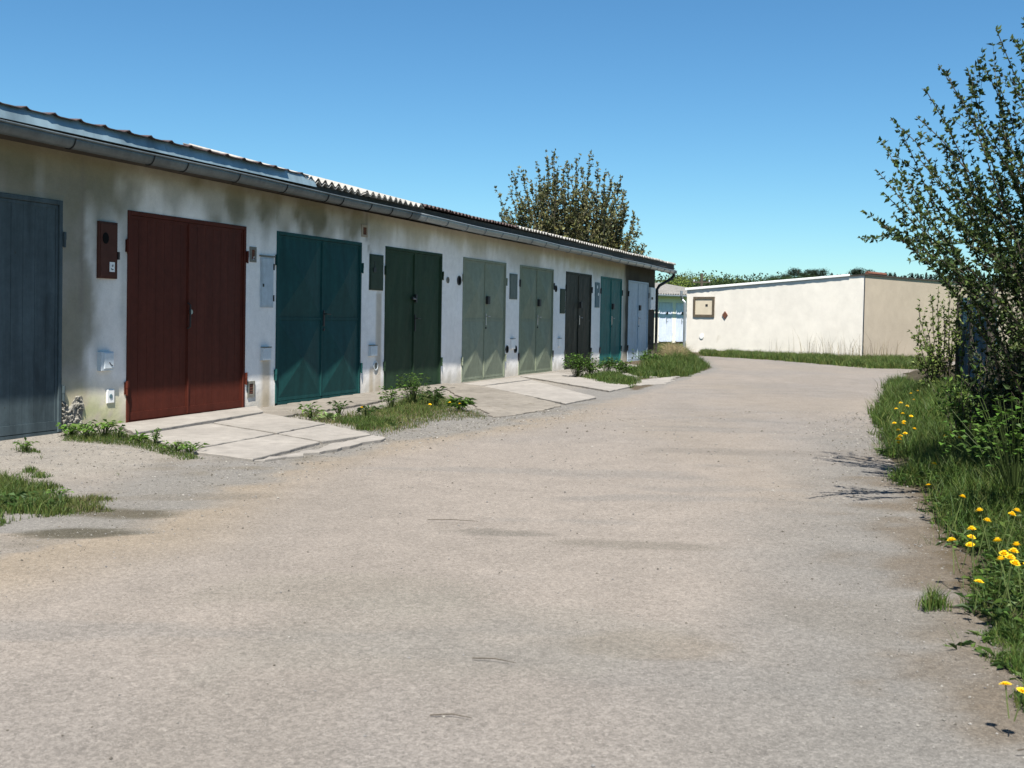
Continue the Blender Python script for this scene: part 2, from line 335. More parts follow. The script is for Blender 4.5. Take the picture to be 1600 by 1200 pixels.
# ---------------------------------------------------------------- garage row
ROW_L = 33.25
row = empty('garage_row', WT(0), math.pi / 2 - WA, label='long low row of white plastered garages with metal double doors and a zinc gutter', cat='garage row')
DOORS = [(3.55, 5.7), (6.5, 8.66), (9.6, 11.76), (12.45, 14.73), (15.5, 17.62), (18.54, 20.69), (21.48, 23.63), (24.53, 26.58), (27.39, 29.43), (30.13, 32.42)]
DTOP = 2.25
def row_top(t): return 2.775 - .004 * t
xs = sorted(set(np.round(np.arange(0, ROW_L + .01, .06), 3)) | {v for d in DOORS for v in d} | {ROW_L})
xs = [v for i, v in enumerate(xs) if not (v not in [e for d in DOORS for e in d] and any(abs(v - e) < .025 for d in DOORS for e in d))]
zs = [-.15] + list(np.arange(0, DTOP - .02, .06)) + list(np.linspace(DTOP, 2.75, 10))
xs = np.array(xs); zs = np.array(zs); X, Zz, F = grid_sheet(xs, zs)
cx = X[F].mean(1); cz = Zz[F].mean(1); keep = np.ones(len(F), bool)
for a, b in DOORS: keep &= ~((cx > a) & (cx < b) & (cz < DTOP))
F = F[keep]
edge = np.min([np.maximum(np.maximum(a - X, X - b), Zz - DTOP) for a, b in DOORS], 0)
nA = fbm(X * .7, Zz * .7, 21); nB = fbm(X * 2.6, Zz * 2.0, 22); nC = fbm(X * 7, Zz * 4, 23); nS = fbm(X * 5, Zz * .5, 24)
col = np.tile([.80, .77, .735], (len(X), 1))
blend([.66, .63, .585], ss(.45, .7, nA) * .7)
# plaster bays
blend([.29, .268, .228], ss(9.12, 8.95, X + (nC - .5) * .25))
blend([.5, .5, .48], ss(8.95, 9.05, X + (nB - .5) * .5) * ss(9.7, 9.4, X) * ss(.55, .75, nB) * .8)
blend([.60, .55, .44], ss(14.9, 15.0, X) * ss(2.35, 2.6, Zz + (nS - .5) * .5) * .8)
blend([.58, .52, .40], ss(24.25, 24.35, X) * ss(2.2, 2.5, Zz + (nB - .5) * .5) * .9)
blend([.46, .42, .33], ss(27.4, 27.55, X) * .55)
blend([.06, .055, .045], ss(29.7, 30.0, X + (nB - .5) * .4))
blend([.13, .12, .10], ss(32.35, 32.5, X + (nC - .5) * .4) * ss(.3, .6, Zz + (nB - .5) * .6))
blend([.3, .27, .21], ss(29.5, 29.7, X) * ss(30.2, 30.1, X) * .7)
# rain stains under the eave
stain = ss(2.0, 2.62, Zz + (nS - .5) * .5 + (nA - .5) * .9 + (fbm(X * 1.9, Zz * .8, 99) - .5) * .6)
blend([.17, .155, .095], np.clip(stain * 1.25, 0, 1) * ss(16.2, 14.6, X) * (.55 + .3 * ss(.35, .6, nB)))
blend([.1, .095, .055], ss(2.25, 2.75, Zz + (nS - .5) * .5) * ss(14.9, 13.5, X) * ss(.42, .6, nB * .5 + nA * .5) * .7)
blend([.33, .29, .2], stain * ss(15, 16, X) * .45)
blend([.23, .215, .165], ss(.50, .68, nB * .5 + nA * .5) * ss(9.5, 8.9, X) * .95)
blend([.36, .35, .31], ss(.55, .7, nS) * ss(12.2, 9, X) * .5)
blend([.3, .27, .19], ss(2.45, 2.75, Zz + (nB - .5) * .25) * ss(16, 14, X) * .8)
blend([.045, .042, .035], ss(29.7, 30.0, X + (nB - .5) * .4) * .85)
# dirt near the ground, runs below boxes
blend([.47, .41, .27], ss(.55, .15, Zz + (nB - .5) * .5) * ss(10, 9.4, X) * .8)
blend([.40, .36, .28], ss(.30, .02, Zz + (nC - .5) * .35) * .65)
blend([.36, .42, .14], ss(.5, .65, nC) * ss(.5, .1, Zz) * ss(10, 9, X) * .5)
for (a, b, z) in ((12.1, 12.36, .62), (15.0, 15.2, .35), (15.2, 15.42, 1.5)):
    blend([.33, .25, .14], ss(0, .05, X - a) * ss(0, .05, b - X) * ss(z + .08, z - .02, Zz + (nC - .5) * .2) * .6)
# cracks
for (x0, z0, x1, z1) in ((14.86, 2.74, 14.9, 2.3), (14.95, 2.2, 15.05, 1.9), (8.96, 2.7, 8.93, 1.2)):
    d = dist_pl(X, Zz, [(x0, z0), (x1, z1)]); blend([.2, .18, .15], ss(.05, .0, d + (nC - .5) * .05) * .7)
yy = np.where(edge > .03, (nA - .5) * .03 + (nB - .5) * .012, 0)
RUB = (X > 8.66) & (X < 8.98 + (nC - .5) * .1) & (Zz < .42 + (nB - .5) * .3) & (edge > -.001)
TOPZ = np.where(Zz > 2.7, row_top(X), Zz)
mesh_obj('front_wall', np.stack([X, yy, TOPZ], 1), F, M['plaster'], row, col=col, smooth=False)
# gable and back walls
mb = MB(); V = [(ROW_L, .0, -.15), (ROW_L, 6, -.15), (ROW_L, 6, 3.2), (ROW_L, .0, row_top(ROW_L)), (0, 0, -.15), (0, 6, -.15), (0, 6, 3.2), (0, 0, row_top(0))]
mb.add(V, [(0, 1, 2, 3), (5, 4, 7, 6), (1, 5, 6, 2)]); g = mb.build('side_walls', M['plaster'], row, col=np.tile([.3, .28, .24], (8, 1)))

# patch of bare rubble where the plaster has fallen off
X, Zz, F = grid_sheet(np.arange(8.665, 9.0, .009), np.arange(-.05, .5, .009))
top = .30 + (fbm(X * 9, X * 0, 3) - .5) * .22; rt = 8.95 + (fbm(Zz * 9, Zz * 0, 5) - .5) * .07
dd = np.minimum(top - Zz, rt - X); st = fbm(X * 48, Zz * 48, 6, 3); yy = np.where(dd > 0, -.002 - .018 * ss(.42, .62, st) * ss(0, .02, dd) - .004, .03)
col = np.array([.2, .19, .165])[None] * (.35 + 1.1 * fbm(X * 40, Zz * 40, 8))[:, None]
o = mesh_obj('bare_patch', np.stack([X, yy, Zz], 1), F, M['plaster'], row, col=col); o['label'] = 'patch of bare grey rubble at the foot of the wall by the slate door'
# doors -------------------------------------------------
def leaf_mesh(x0, x1, z0, z1, style, y=.012, mid=1.12):
    m = MB()
    def panel(a, b, c, d, raised):
        if raised:
            cxm, czm = (a + b) / 2, (c + d) / 2
            i = .035
            V = [(a, y, c), (b, y, c), (b, y, d), (a, y, d), (a + i, y - .004, c + i), (b - i, y - .004, c + i), (b - i, y - .004, d - i), (a + i, y - .004, d - i), (cxm, y - .06, czm)]
            m.add(V, [(0, 1, 5, 4), (1, 2, 6, 5), (2, 3, 7, 6), (3, 0, 4, 7), (4, 5, 8), (5, 6, 8), (6, 7, 8), (7, 4, 8)])
        else:                                     # gently dented sheet
            nx, nz_ = 7, 8; V = []; Fc = []
            for j in range(nz_ + 1):
                for i in range(nx + 1):
                    e = 0 < i < nx and 0 < j < nz_
                    V.append((a + (b - a) * i / nx, y + (random.uniform(-.004, .004) if e else 0), c + (d - c) * j / nz_))
            for j in range(nz_):
                for i in range(nx): k = j * (nx + 1) + i; Fc.append((k, k + 1, k + nx + 2, k + nx + 1))
            m.add(V, Fc)
    if style == 'planks':
        n = 7; wd = (x1 - x0) / n
        for i in range(n): m.box(x0 + i * wd + .0015, x0 + (i + 1) * wd - .0015, y - .004 + random.uniform(0, .0015), y + .02, z0, z1)
        m.box(x0, x1, y + .006, y + .03, z0, z1)
        m.box(x0 + .002, x1 - .002, y - .011, y + .003, z0 + .005, z0 + .09)
    elif style == 'flat':
        panel(x0, x1, z0, z1, False)
        m.box(x0, x1, y + .006, y + .03, z0, z1)
    else:
        panel(x0, x1, z0, mid, style == 'pyramid'); panel(x0, x1, mid, z1, style == 'pyramid')
        m.box(x0, x1, y + .006, y + .03, z0, z1)
        m.box(x0 + .002, x1 - .002, y - .010, y + .003, mid - .018, mid + .018)
        m.box(x0 + .002, x1 - .002, y - .008, y + .003, z0 + .004, z0 + .045)
    m.box(x0, x0 + .028, y - .0085, y + .004, z0, z1); m.box(x1 - .028, x1, y - .0085, y + .004, z0, z1)
    m.box(x0 + .029, x1 - .029, y - .0085, y + .004, z1 - .03, z1)
    return m
def garage_door(a, b, style, m, label, zb=0.0, split=.5, lock='lever', parent=row, hinge=True, frame_m=None, mid=1.12, y0=0.0, top=DTOP):
    fm = frame_m or m; f = MB(); fw = .045
    f.box(a, a + fw, -.012 + y0, .07 + y0, zb, top, .004); f.box(b - fw, b, -.012 + y0, .07 + y0, zb, top, .004); f.box(a + fw, b - fw, -.0115 + y0, .07 + y0, top - fw, top, .004)
    f.box(a + fw, b - fw, .0 + y0, .07 + y0, zb - .03, zb + .018)
    d = f.build('garage_door', fm, parent); d['label'] = label
    x0, x1 = a + fw + .004, b - fw - .004; xm = a + (b - a) * split
    leaf_mesh(x0, xm - .004, zb + .022, top - fw - .004, style, .012 + y0, mid).build('door_leaf', m, d)
    leaf_mesh(xm + .004, x1, zb + .022, top - fw - .004, style, .012 + y0, mid).build('door_leaf', m, d)
    MB().box(xm - .016, xm + .016, -.006 + y0, .004 + y0, zb + .03, top - fw - .01, .002).build('cover_strip', fm, d)
    if hinge:
        for hx in (a - .012, b + .012):
            for hz in (zb + .3, top - .45): MB().tube([(hx, -.022 + y0, hz), (hx, -.022 + y0, hz + .07), (hx, -.022 + y0, hz + .075), (hx, -.022 + y0, hz + .15)], [.013, .013, .016, .016], 8).box(hx - .018, hx + .018, -.008 + y0, .001 + y0, hz + .01, hz + .14).build('hinge', M['black'] if a > 20 else m, d)
    yf = -.01 + y0
    if lock == 'pull':
        MB().tube([(xm - .03, yf, 1.0), (xm - .03, yf - .035, 1.02), (xm - .03, yf - .035, 1.27), (xm - .03, yf, 1.29)], .009, 8).build('handle', M['black'], d)
        MB().disc(xm + .02, yf, 1.19, .028, .012, 14).build('lock', M['steel'], d)
    elif lock == 'bolt':
        MB().box(xm - .11, xm + .05, yf - .02, yf, 1.44, 1.49, .004).box(xm - .02, xm + .035, yf - .035, yf, 1.4, 1.53, .004).build('bolt', M['black'], d)
        MB().tube([(xm - .1, yf - .025, 1.455), (xm - .02, yf - .03, 1.455)], .007, 6).build('padlock_bar', M['steel'], d)
        MB().box(xm - .005, xm + .03, yf - .012, yf, .93, 1.2, .004).tube([(xm + .012, yf - .01, 1.14), (xm + .012, yf - .05, 1.14), (xm + .13, yf - .05, 1.135)], .008, 6).build('handle', M['black'], d)
    else:
        k = 1.5 if lock == 'box' else None
        MB().box(xm + .012, xm + .05, yf - .012, yf, 1.02, 1.24, .003).tube([(xm + .03, yf - .01, 1.19), (xm + .03, yf - .05, 1.19), (xm + .14, yf - .05, 1.185)], .008, 6).build('handle', M['black'] if lock == 'lever' else M['steel'], d)
        if k: MB().box(xm + .02, xm + .13, yf - .05, yf, 1.42, 1.57, .006).build('lock_box', M['black'], d)
        MB().disc(xm + .03, yf, .97, .02, .014, 10).build('lock', M['black'], d)
    return d
D = DOORS
garage_door(*D[0], 'flat', M['d_slate'], 'grey door nearest the camera end of the row')
garage_door(*D[1], 'planks', M['d_slate'], 'slate blue plank door with streaks, leftmost in view')
garage_door(*D[2], 'planks', M['d_red'], 'rust red plank door with a long pull handle', split=.485, lock='pull')
garage_door(*D[3], 'pyramid', M['d_teal'], 'dark blue green door with raised diamond panels', split=.51, zb=.02)
garage_door(*D[4], 'flat', M['d_green'], 'plain dark olive green door with a slide bolt', lock='bolt', split=.495, zb=.02)
garage_door(*D[5], 'pyramid', M['d_sage'], 'pale sage door with raised panels, left of the sage pair', lock='box')
garage_door(*D[6], 'pyramid', M['d_sage2'], 'pale sage door with raised panels, right of the sage pair', lock='box')
garage_door(*D[7], 'rail', M['d_dark'], 'weathered almost black door', lock='box')
garage_door(*D[8], 'rail', M['d_turq'], 'turquoise door with a mid rail', lock='box')
garage_door(*D[9], 'rail', M['d_pale'], 'pale blue grey door at the far end', lock='box')

# cabinets, vents and switch boxes in the wall ----------
def cabinet(x0, x1, z0, z1, m, label, name='meter_cabinet', t=.02, frame=True, hole=False):
    c = MB().box(x0, x1, -t, .03, z0, z1, .004).build(name, m, row); c['label'] = label
    if frame: MB().box(x0 + .02, x1 - .02, -t - .007, -t + .002, z0 + .02, z1 - .02, .003).build('lid', m, c)
    return c
c = cabinet(9.15, 9.43, 1.52, 2.1, M['box_brown'], 'tall brown metal cabinet left of the red door')
MB().disc(9.24, -.027, 1.93, .045, .004, 14, 1.3).build('window', M['hole'], c)
MB().box(9.425, 9.45, -.035, -.01, 1.72, 1.8, .003).build('catch', M['black'], c)
s_ = MB().box(9.3, 9.375, -.031, -.026, 1.59, 1.69).build('sticker', M['label_white'], c)
MB().tube([(9.325, -.0335, 1.625), (9.33, -.0335, 1.61), (9.35, -.0335, 1.615)], .004, 5).tube([(9.345, -.0335, 1.665), (9.345, -.0335, 1.645), (9.33, -.0335, 1.65)], .004, 5).build('sign_mark', M['black'], c)
c = cabinet(9.17, 9.35, .575, .77, M['white_plastic'], 'small light grey switch box left of the red door', 'switch_box', .05, False)
MB().box(9.2, 9.34, -.062, -.049, .595, .76, .006).build('lid', M['white_plastic'], c); MB().tube([(9.27, -.064, .66), (9.3, -.066, .63), (9.32, -.064, .63)], .004, 5).build('catch', M['black'], c)
c = cabinet(9.3, 9.41, .235, .375, M['white_paint'], 'white plate with a round hole, low on the wall', 'vent_plate', .012, False); MB().disc(9.355, -.0125, .305, .024, .004, 14).build('hole', M['box_blue'], c)
def vent(x0, x1, z0, z1, inner, label, fm='grey_frame'):
    f = MB(); b = .035
    f.box(x0, x0 + b, -.014, .02, z0, z1, .002).box(x1 - b, x1, -.014, .02, z0, z1, .002).box(x0 + b, x1 - b, -.0135, .02, z1 - b, z1, .002).box(x0 + b, x1 - b, -.0135, .02, z0, z0 + b, .002)
    v = f.build('wall_vent', M[fm], row); v['label'] = label
    g = MB(); g.box(x0 + b, x1 - b, -.004, .02, z0 + b, z1 - b)
    n = 4
    for i in range(n): zz = z0 + b + (z1 - z0 - 2 * b) * (i + .5) / n; g.box(x0 + b, x1 - b, -.009, -.003, zz - .006, zz + .004)
    g.build('grille', M[inner], v)
vent(11.84, 11.98, 1.82, 2.01, 'rust', 'framed vent high beside the red door')
vent(11.82, 11.98, .14, .34, 'rust', 'framed rusty vent low beside the red door')
vent(14.72, 14.9, 2.34, 2.52, 'rust', 'framed vent under the eave between the two dark doors', 'render_beige')
c = cabinet(12.07, 12.36, 1.26, 1.9, M['box_white'], 'tall pale cabinet between red and blue green doors'); 
MB().box(12.1, 12.13, -.032, -.026, 1.52, 1.56).build('keyhole', M['black'], c)
for zz in (1.38, 1.78): MB().box(12.345, 12.365, -.034, -.018, zz - .04, zz + .04, .002).build('hinge', M['black'], c)
MB().box(12.05, 12.38, -.035, -.0, 1.905, 1.92).build('drip_edge', M['grey_frame'], c)
for (x0, x1, z0, z1, lb) in ((12.11, 12.29, .59, .75, 'small white switch box with a rusty run below'), (14.99, 15.2, .565, .72, 'small white switch box between the two dark doors'), (20.98, 21.17, .54, .74, 'white switch box between the sage doors'), (23.99, 24.17, .53, .71, 'white switch box right of the sage doors')):
    c = cabinet(x0, x1, z0, z1, M['white_plastic'] if x0 < 20 else M['white_paint'], lb, 'switch_box', .045, False); MB().box(x0 - .004, x1 + .004, -.05, .0, z1 + .001, z1 + .012).build('cap', M['grey_frame'], c)
c = cabinet(14.97, 15.41, 1.56, 2.1, M['box_green'], 'dark green cabinet left of the olive door'); MB().box(15.06, 15.14, -.04, -.026, 1.83, 1.9, .003).build('catch', M['black'], c); MB().box(15.1, 15.115, -.031, -.026, 1.86, 2.0).build('scratch', M['black'], c)
cabinet(20.89, 21.31, 1.54, 2.05, M['box_grey'], 'grey green cabinet between the sage doors')
cabinet(24.1, 24.46, 1.28, 1.84, M['box_green'], 'narrow dark green cabinet left of the black door')
c = cabinet(26.86, 27.26, 1.45, 2.08, M['box_blue'], 'blue grey cabinet with white labels left of the turquoise door')
for (x, z) in ((26.98, 1.93), (27.08, 1.75)): MB().box(x, x + .07, -.031, -.0265, z, z + .07).build('sticker', M['label_white'], c)
c = cabinet(32.52, 33.1, 1.46, 2.12, M['white_paint'], 'white cabinet with a black catch at the end of the row', t=.06); MB().box(32.56, 32.72, -.085, -.066, 1.76, 1.83, .004).build('catch', M['black'], c)
for (x, z, r, mm, lb) in ((17.86, 1.81, .055, 'grey_frame', 'round grey vent right of the olive door'), (18.36, 1.82, .085, 'black', 'round black vent left of the sage doors'), (20.8, .54, .075, 'black', 'round black vent low between the sage doors, the left one'),
                 (21.28, .53, .075, 'black', 'round black vent low between the sage doors, the right one'), (23.8, 1.83, .075, 'black', 'round black vent right of the sage doors'), (15.21, .41, .07, 'white_plastic', 'round white pipe vent left of the olive door'), (32.72, .62, .09, 'black', 'round black vent under the white cabinet')):
    v = MB().ring(x, 0.002, z, r * .78, r, .02).build('wall_vent', M[mm], row); v['label'] = lb
    g = MB().disc(x, -.002, z, r * .79, .006); 
    for k in range(-2, 3): g.box(x - r * .7, x + r * .7, -.014, -.007, z + k * r * .3 - .004, z + k * r * .3 + .004)
    g.build('grille', M['hole'] if mm == 'black' else M['grey_frame'], v)

# eaves, gutter, roof sheets ----------------------------
e = MB().box(0, ROW_L + .9, -.40, .05, 2.735, 2.76).build('eaves_board', M['timber_dark'], row)
e = MB()
for i in range(12): e.box(i * 2.85, i * 2.85 + 2.84, -.37, -.34, 2.762 - .004 * (i * 2.85), 2.87)
e.build('fascia', M['timber_dark'], row)
def gutter(t0, t1, m, lab):
    mb = MB(); n = 10; r = .078; N = max(2, int((t1 - t0) / .5)); V = []; Fc = []
    for i in range(N + 1):
        t = t0 + (t1 - t0) * i / N; zl = 2.83 - .0048 * t + .006 * math.sin(t * 1.3); yc = -.50 + r
        for rr in (r, r - .006):
            for k in range(n + 1):
                a = math.pi + math.pi * k / n; V.append((t, yc + rr * math.cos(a), zl + rr * math.sin(a) * 1.25))
    K = n + 1
    for i in range(N):
        a = i * 2 * K; b = a + 2 * K
        for k in range(n): Fc += [(a + k, a + k + 1, b + k + 1, b + k), (a + K + k + 1, a + K + k, b + K + k, b + K + k + 1)]
        Fc += [(a, b, b + K, a + K), (a + n, a + K + n, b + K + n, b + n)]
    for a in (0, N * 2 * K): Fc += [(a + k, a + K + k, a + K + k + 1, a + k + 1) for k in range(n)]
    # rolled front lip
    mb.add(V, Fc); mb.tube([(t0 + (t1 - t0) * i / N, -.502, 2.83 - .0048 * (t0 + (t1 - t0) * i / N) + .006 * math.sin((t0 + (t1 - t0) * i / N) * 1.3)) for i in range(N + 1)], .011, 8)
    g = mb.build('gutter', m, row, smooth=True); g['label'] = lab
    return g
g1 = gutter(0, 15.72, M['zinc_old'], 'old dark grey gutter along the nearer half'); g2 = gutter(15.68, 34.0, M['zinc'], 'newer light zinc gutter along the farther half')
def bracket(t, par, m):
    r = .083; zl = 2.83 - .0048 * t + .006 * math.sin(t * 1.3); yc = -.50 + .078
    P = [(t, yc + .02 + r * math.cos(math.pi + math.pi * k / 10) * 1.0 - .02, zl + r * math.sin(math.pi + math.pi * k / 10) * 1.24) for k in range(11)] + [(t, yc + r, zl + .03)]
    MB().tube(P, .0065, 5).build('gutter_bracket', m, par)
for t in (1, 2.2, 3.4, 4.6, 5.7, 6.8, 8.28, 9.4, 9.95, 10.9, 11.9, 12.9, 13.3, 14.1, 14.75, 15.4): bracket(t, g1, M['black'])
for t in np.arange(15.95, 33.9, .82): bracket(float(t), g2, M['zinc'])
MB().box(34.0, 34.006, -.50, -.345, 2.585, 2.67).build('end_cap', M['zinc'], g2)
MB().tube([(33.9, -.42, 2.61), (33.9, -.42, 2.5), (33.86, -.36, 2.42), (33.42, -.1, 2.2), (33.32, -.05, 2.08), (33.32, -.05, .0)], .045, 10).build('downspout', M['black'], row)
MB().tube([(33.9, -.42, 2.7), (33.9, -.42, 2.61)], [.065, .05], 10).build('outlet', M['zinc'], row)
def roof(t0, t1, per, amp, z0, pitch, m, lab, y0=-.43, depth=6.3, th=.008, shape='sine', zs_=0.0, name='roof_sheet'):
    n = int((t1 - t0) / per * 10); V = []; Fc = []; tp = math.tan(rad(pitch))
    ny = 5
    for (dz, rev) in ((0, 0), (-th, 1)):
        for j in range(ny + 1):
            y = y0 + depth * j / ny
            for i in range(n + 1):
                t = t0 + (t1 - t0) * i / n; ph = (t / per) % 1
                s = .5 + .5 * math.cos(2 * math.pi * ph) if shape == 'sine' else max(0, 1 - abs(ph - .5) * 7)
                jit = .012 * vn(t / 1.05 // 1 * 1.0, j * .1, 5) if shape == 'sine' else 0
                V.append((t, y + (float(vn(math.floor(t / 1.0), 0, 9)) - .5) * .05 * (j == 0), z0 + zs_ * (t - t0) + amp * s + (y - y0) * tp + dz + float(jit)))
    K = (ny + 1) * (n + 1)
    for j in range(ny):
        for i in range(n):
            a = j * (n + 1) + i; Fc += [(a, a + 1, a + n + 2, a + n + 1), (K + a + 1, K + a, K + a + n + 1, K + a + n + 2)]
    for i in range(n): Fc.append((K + i, K + i + 1, i + 1, i))
    for j in range(ny):
        for q in (0, n): a = j * (n + 1) + q; Fc.append((a, a + n + 1, K + a + n + 1, K + a))
    r = mesh_obj(name, V, Fc, M[m], row); r['label'] = lab; return r
roof(0, 12.55, .33, .028, 2.962, 4, 'roof_brown', 'brown ribbed roof sheets over the near garages', shape='rib')
f = MB().add([(0, -.435, 2.835), (12.7, -.435, 2.83), (12.7, -.40, 2.92), (12.5, -.39, 2.97), (0, -.39, 2.975), (0, -.425, 2.83), (12.7, -.42, 2.83), (12.7, -.38, 2.92), (12.5, -.37, 2.97), (0, -.37, 2.975)],
    [(0, 1, 2, 3, 4), (9, 8, 7, 6, 5), (0, 5, 6, 1), (1, 6, 7, 2), (2, 7, 8, 3)]).build('flashing', M['flashing'], row); f['label'] = 'weathered blue grey metal flashing strip above the near gutter'
roof(12.45, 15.95, .18, .058, 2.90, 14.5, 'roof_pale', 'pale corrugated cement sheets raised over the middle', depth=1.9, zs_=-.012)
roof(12.45, 15.95, .18, .05, 2.86, 5, 'roof_pale', 'lower corrugated sheets', depth=6.2)
roof(15.9, 20.2, .15, .04, 2.89, 5, 'roof_brown', 'dark brown corrugated sheets')
roof(20.15, 34.1, .177, .05, 2.885, 5, 'roof_pale', 'grey corrugated sheets over the far garages', zs_=-.002)
p0, p1 = Q(285, 231, 1).z, 0
MB().box(9.6, 15.1, 2.6, 2.63, 3.0, 3.52).build('ridge_flashing', M['flashing'], row)

# ---------------------------------------------------------------- cream building
cL = Vector((6.45, 41.47, 0)); cC = Vector((11.31, 36.07, 0)); dC = (cC - cL).normalized(); LC = (cC - cL).length
cb = empty('flat_roofed_building', cL, math.atan2(dC.y, dC.x), label='low flat roofed building with a whitewashed side and a beige side at the bend', cat='building')
nC_ = Vector((-dC.y, dC.x, 0))                 # into the building
HL, HC = 2.26, 2.70
mb = MB(); N = 60; V = []; Fc = []
for i in range(N + 1):
    for j in range(13): V.append((LC * i / N, random.gauss(0, .004), -.3 + (HL + (HC - HL) * i / N + .3) * j / 12))
for i in range(N):
    for j in range(12): a = i * 13 + j; Fc.append((a, a + 13, a + 14, a + 1))
mb.add(V, Fc).build('white_wall', M['render_white'], cb, smooth=True)
RL = 16; mb = MB().add([(LC, 0, -.3), (LC, RL, -.3), (LC, RL, 2.56), (LC, 0, HC)], [(0, 1, 2, 3)]).add([(0, 0, -.3), (0, RL, -.3), (0, RL, HL), (0, 0, HL)], [(3, 2, 1, 0)]).add([(0, RL, -.3), (LC, RL, -.3), (LC, RL, 2.56), (0, RL, HL)], [(3, 2, 1, 0)])
mb.build('beige_wall', M['render_beige'], cb)
MB().add([(-.05, -.03, HL + .0), (LC + .04, -.03, HC + .0), (LC + .04, RL, 2.56), (-.05, RL, HL), (-.05, -.03, HL + .05), (LC + .04, -.03, HC + .04), (LC + .04, RL, 2.6), (-.05, RL, HL + .06)],
    [(3, 2, 1, 0), (4, 5, 6, 7), (0, 1, 5, 4), (1, 2, 6, 5), (2, 3, 7, 6), (3, 0, 4, 7)]).build('roof', M['timber_dark'], cb)
MB().add([(-.06, -.05, HL - .0), (LC * .93, -.05, HC - .02), (LC * .93, -.034, HC - .02), (-.06, -.034, HL - .0), (-.06, -.05, HL + .075), (LC * .93, -.05, HC + .035), (LC * .93, -.034, HC + .045), (-.06, -.034, HL + .085)],
    [(0, 1, 5, 4), (1, 2, 6, 5), (4, 5, 6, 7), (0, 4, 7, 3)]).build('edge_trim', M['white_paint'], cb)
for i in range(4): MB().tube([(LC - .1 - .03 * i, .3 + i * .33, HC + .07), (LC - .1 - .03 * i, .62 + i * .33, HC + .075)], [.075, .06], 8).build('ridge_tile', M['rust'], cb)
MB().tube([(LC + .03, -.03, HC), (LC + .03, -.03, 2.3), (LC + .015, -.03, .1)], .012, 5).build('cable', M['black'], cb)
h = MB(); a0, a1, z0, z1 = .32, 1.28, 1.28, 2.02
h.box(a0, a0 + .09, -.035, .02, z0, z1).box(a1 - .09, a1, -.035, .02, z0, z1).box(a0 + .09, a1 - .09, -.034, .02, z1 - .09, z1).box(a0 + .09, a1 - .09, -.034, .02, z0, z0 + .09)
hf = h.build('hatch', M['hatch_frame'], cb); hf['label'] = 'framed cream hatch on the white side'
MB().box(a0 + .09, a1 - .09, -.015, .02, z0 + .09, z1 - .09).build('panel', M['hatch_cream'], hf); MB().box(.88, .98, -.022, -.014, 1.67, 1.75).build('keyhole', M['black'], hf)
MB().add([(1.76, -.03, 1.22), (1.88, -.03, 1.36), (1.76, -.03, 1.5), (1.64, -.03, 1.36), (1.76, 0.01, 1.22), (1.88, .01, 1.36), (1.76, .01, 1.5), (1.64, .01, 1.36)], [(3, 2, 1, 0), (0, 1, 5, 4), (1, 2, 6, 5), (2, 3, 7, 6), (3, 0, 4, 7)]).build('diamond_plate', M['rust'], cb)
MB().disc(.72, -.006, .58, .1, .012, 18).build('round_cap', M['white_paint'], cb)
MB().tube([(-.1, -.2, HL - .02), (-.1, -.2, HL - .2), (-.12, -.12, HL - .35), (-.02, -.09, HL - .45), (-.02, -.09, .1), (.3, -.2, .02)], .05, 8).build('downspout', M['zinc'], cb)

# ---------------------------------------------------------------- far garages
f0 = Vector((7.82, 59.48, 0)); f1 = Vector((9.54, 60.72, 0)); dF = (f1 - f0).normalized()
fg = empty('far_garages', f0, math.atan2(dF.y, dF.x), label='distant garage block with two pale doors seen past the end of the row', cat='garages')
FD = [(-2.2, -.5), (-.05, .93), (1.18, 1.98)]
mb = MB(); seg = [-4] + [v for d in FD for v in d] + [5]
for i in range(0, len(seg) - 1, 2): mb.box(seg[i], seg[i + 1], 0, .2, -.1, 2.42)
for a, b in FD: mb.box(a, b, 0.001, .2, 2.06, 2.42)
mb.box(-4, -3.8, .2, 5, -.1, 2.42).box(4.8, 5, .2, 5, -.1, 2.42).box(-4, 5, 5, 5.2, -.1, 2.42)
mb.build('wall', M['render_white'], fg)
for a, b in FD: garage_door(a + .01, b - .01, 'flat', M['d_far'], 'pale lilac door of the far block', zb=.0, top=2.05, parent=fg, lock='box')
sv_row = row; 
n = 60; V = []; Fc = []
for j, (y, z) in enumerate(((-.45, 2.5), (5.4, 3.3))):
    for i in range(n * 6 + 1):
        t = -4.2 + 9.4 * i / (n * 6); V.append((t, y, z + .03 * math.cos(t / .177 * 2 * math.pi)))
K = n * 6 + 1
for i in range(K - 1): Fc.append((i, i + 1, K + i + 1, K + i))
mesh_obj('roof', V, Fc, M['roof_grey'], fg)
MB().box(-4.1, 5.1, -.4, .0, 2.425, 2.46).build('eaves_board', M['timber_dark'], fg)
MB().tube([(-4.2, -.5, 2.43), (5.1, -.5, 2.4)], .055, 8).build('gutter', M['zinc'], fg)

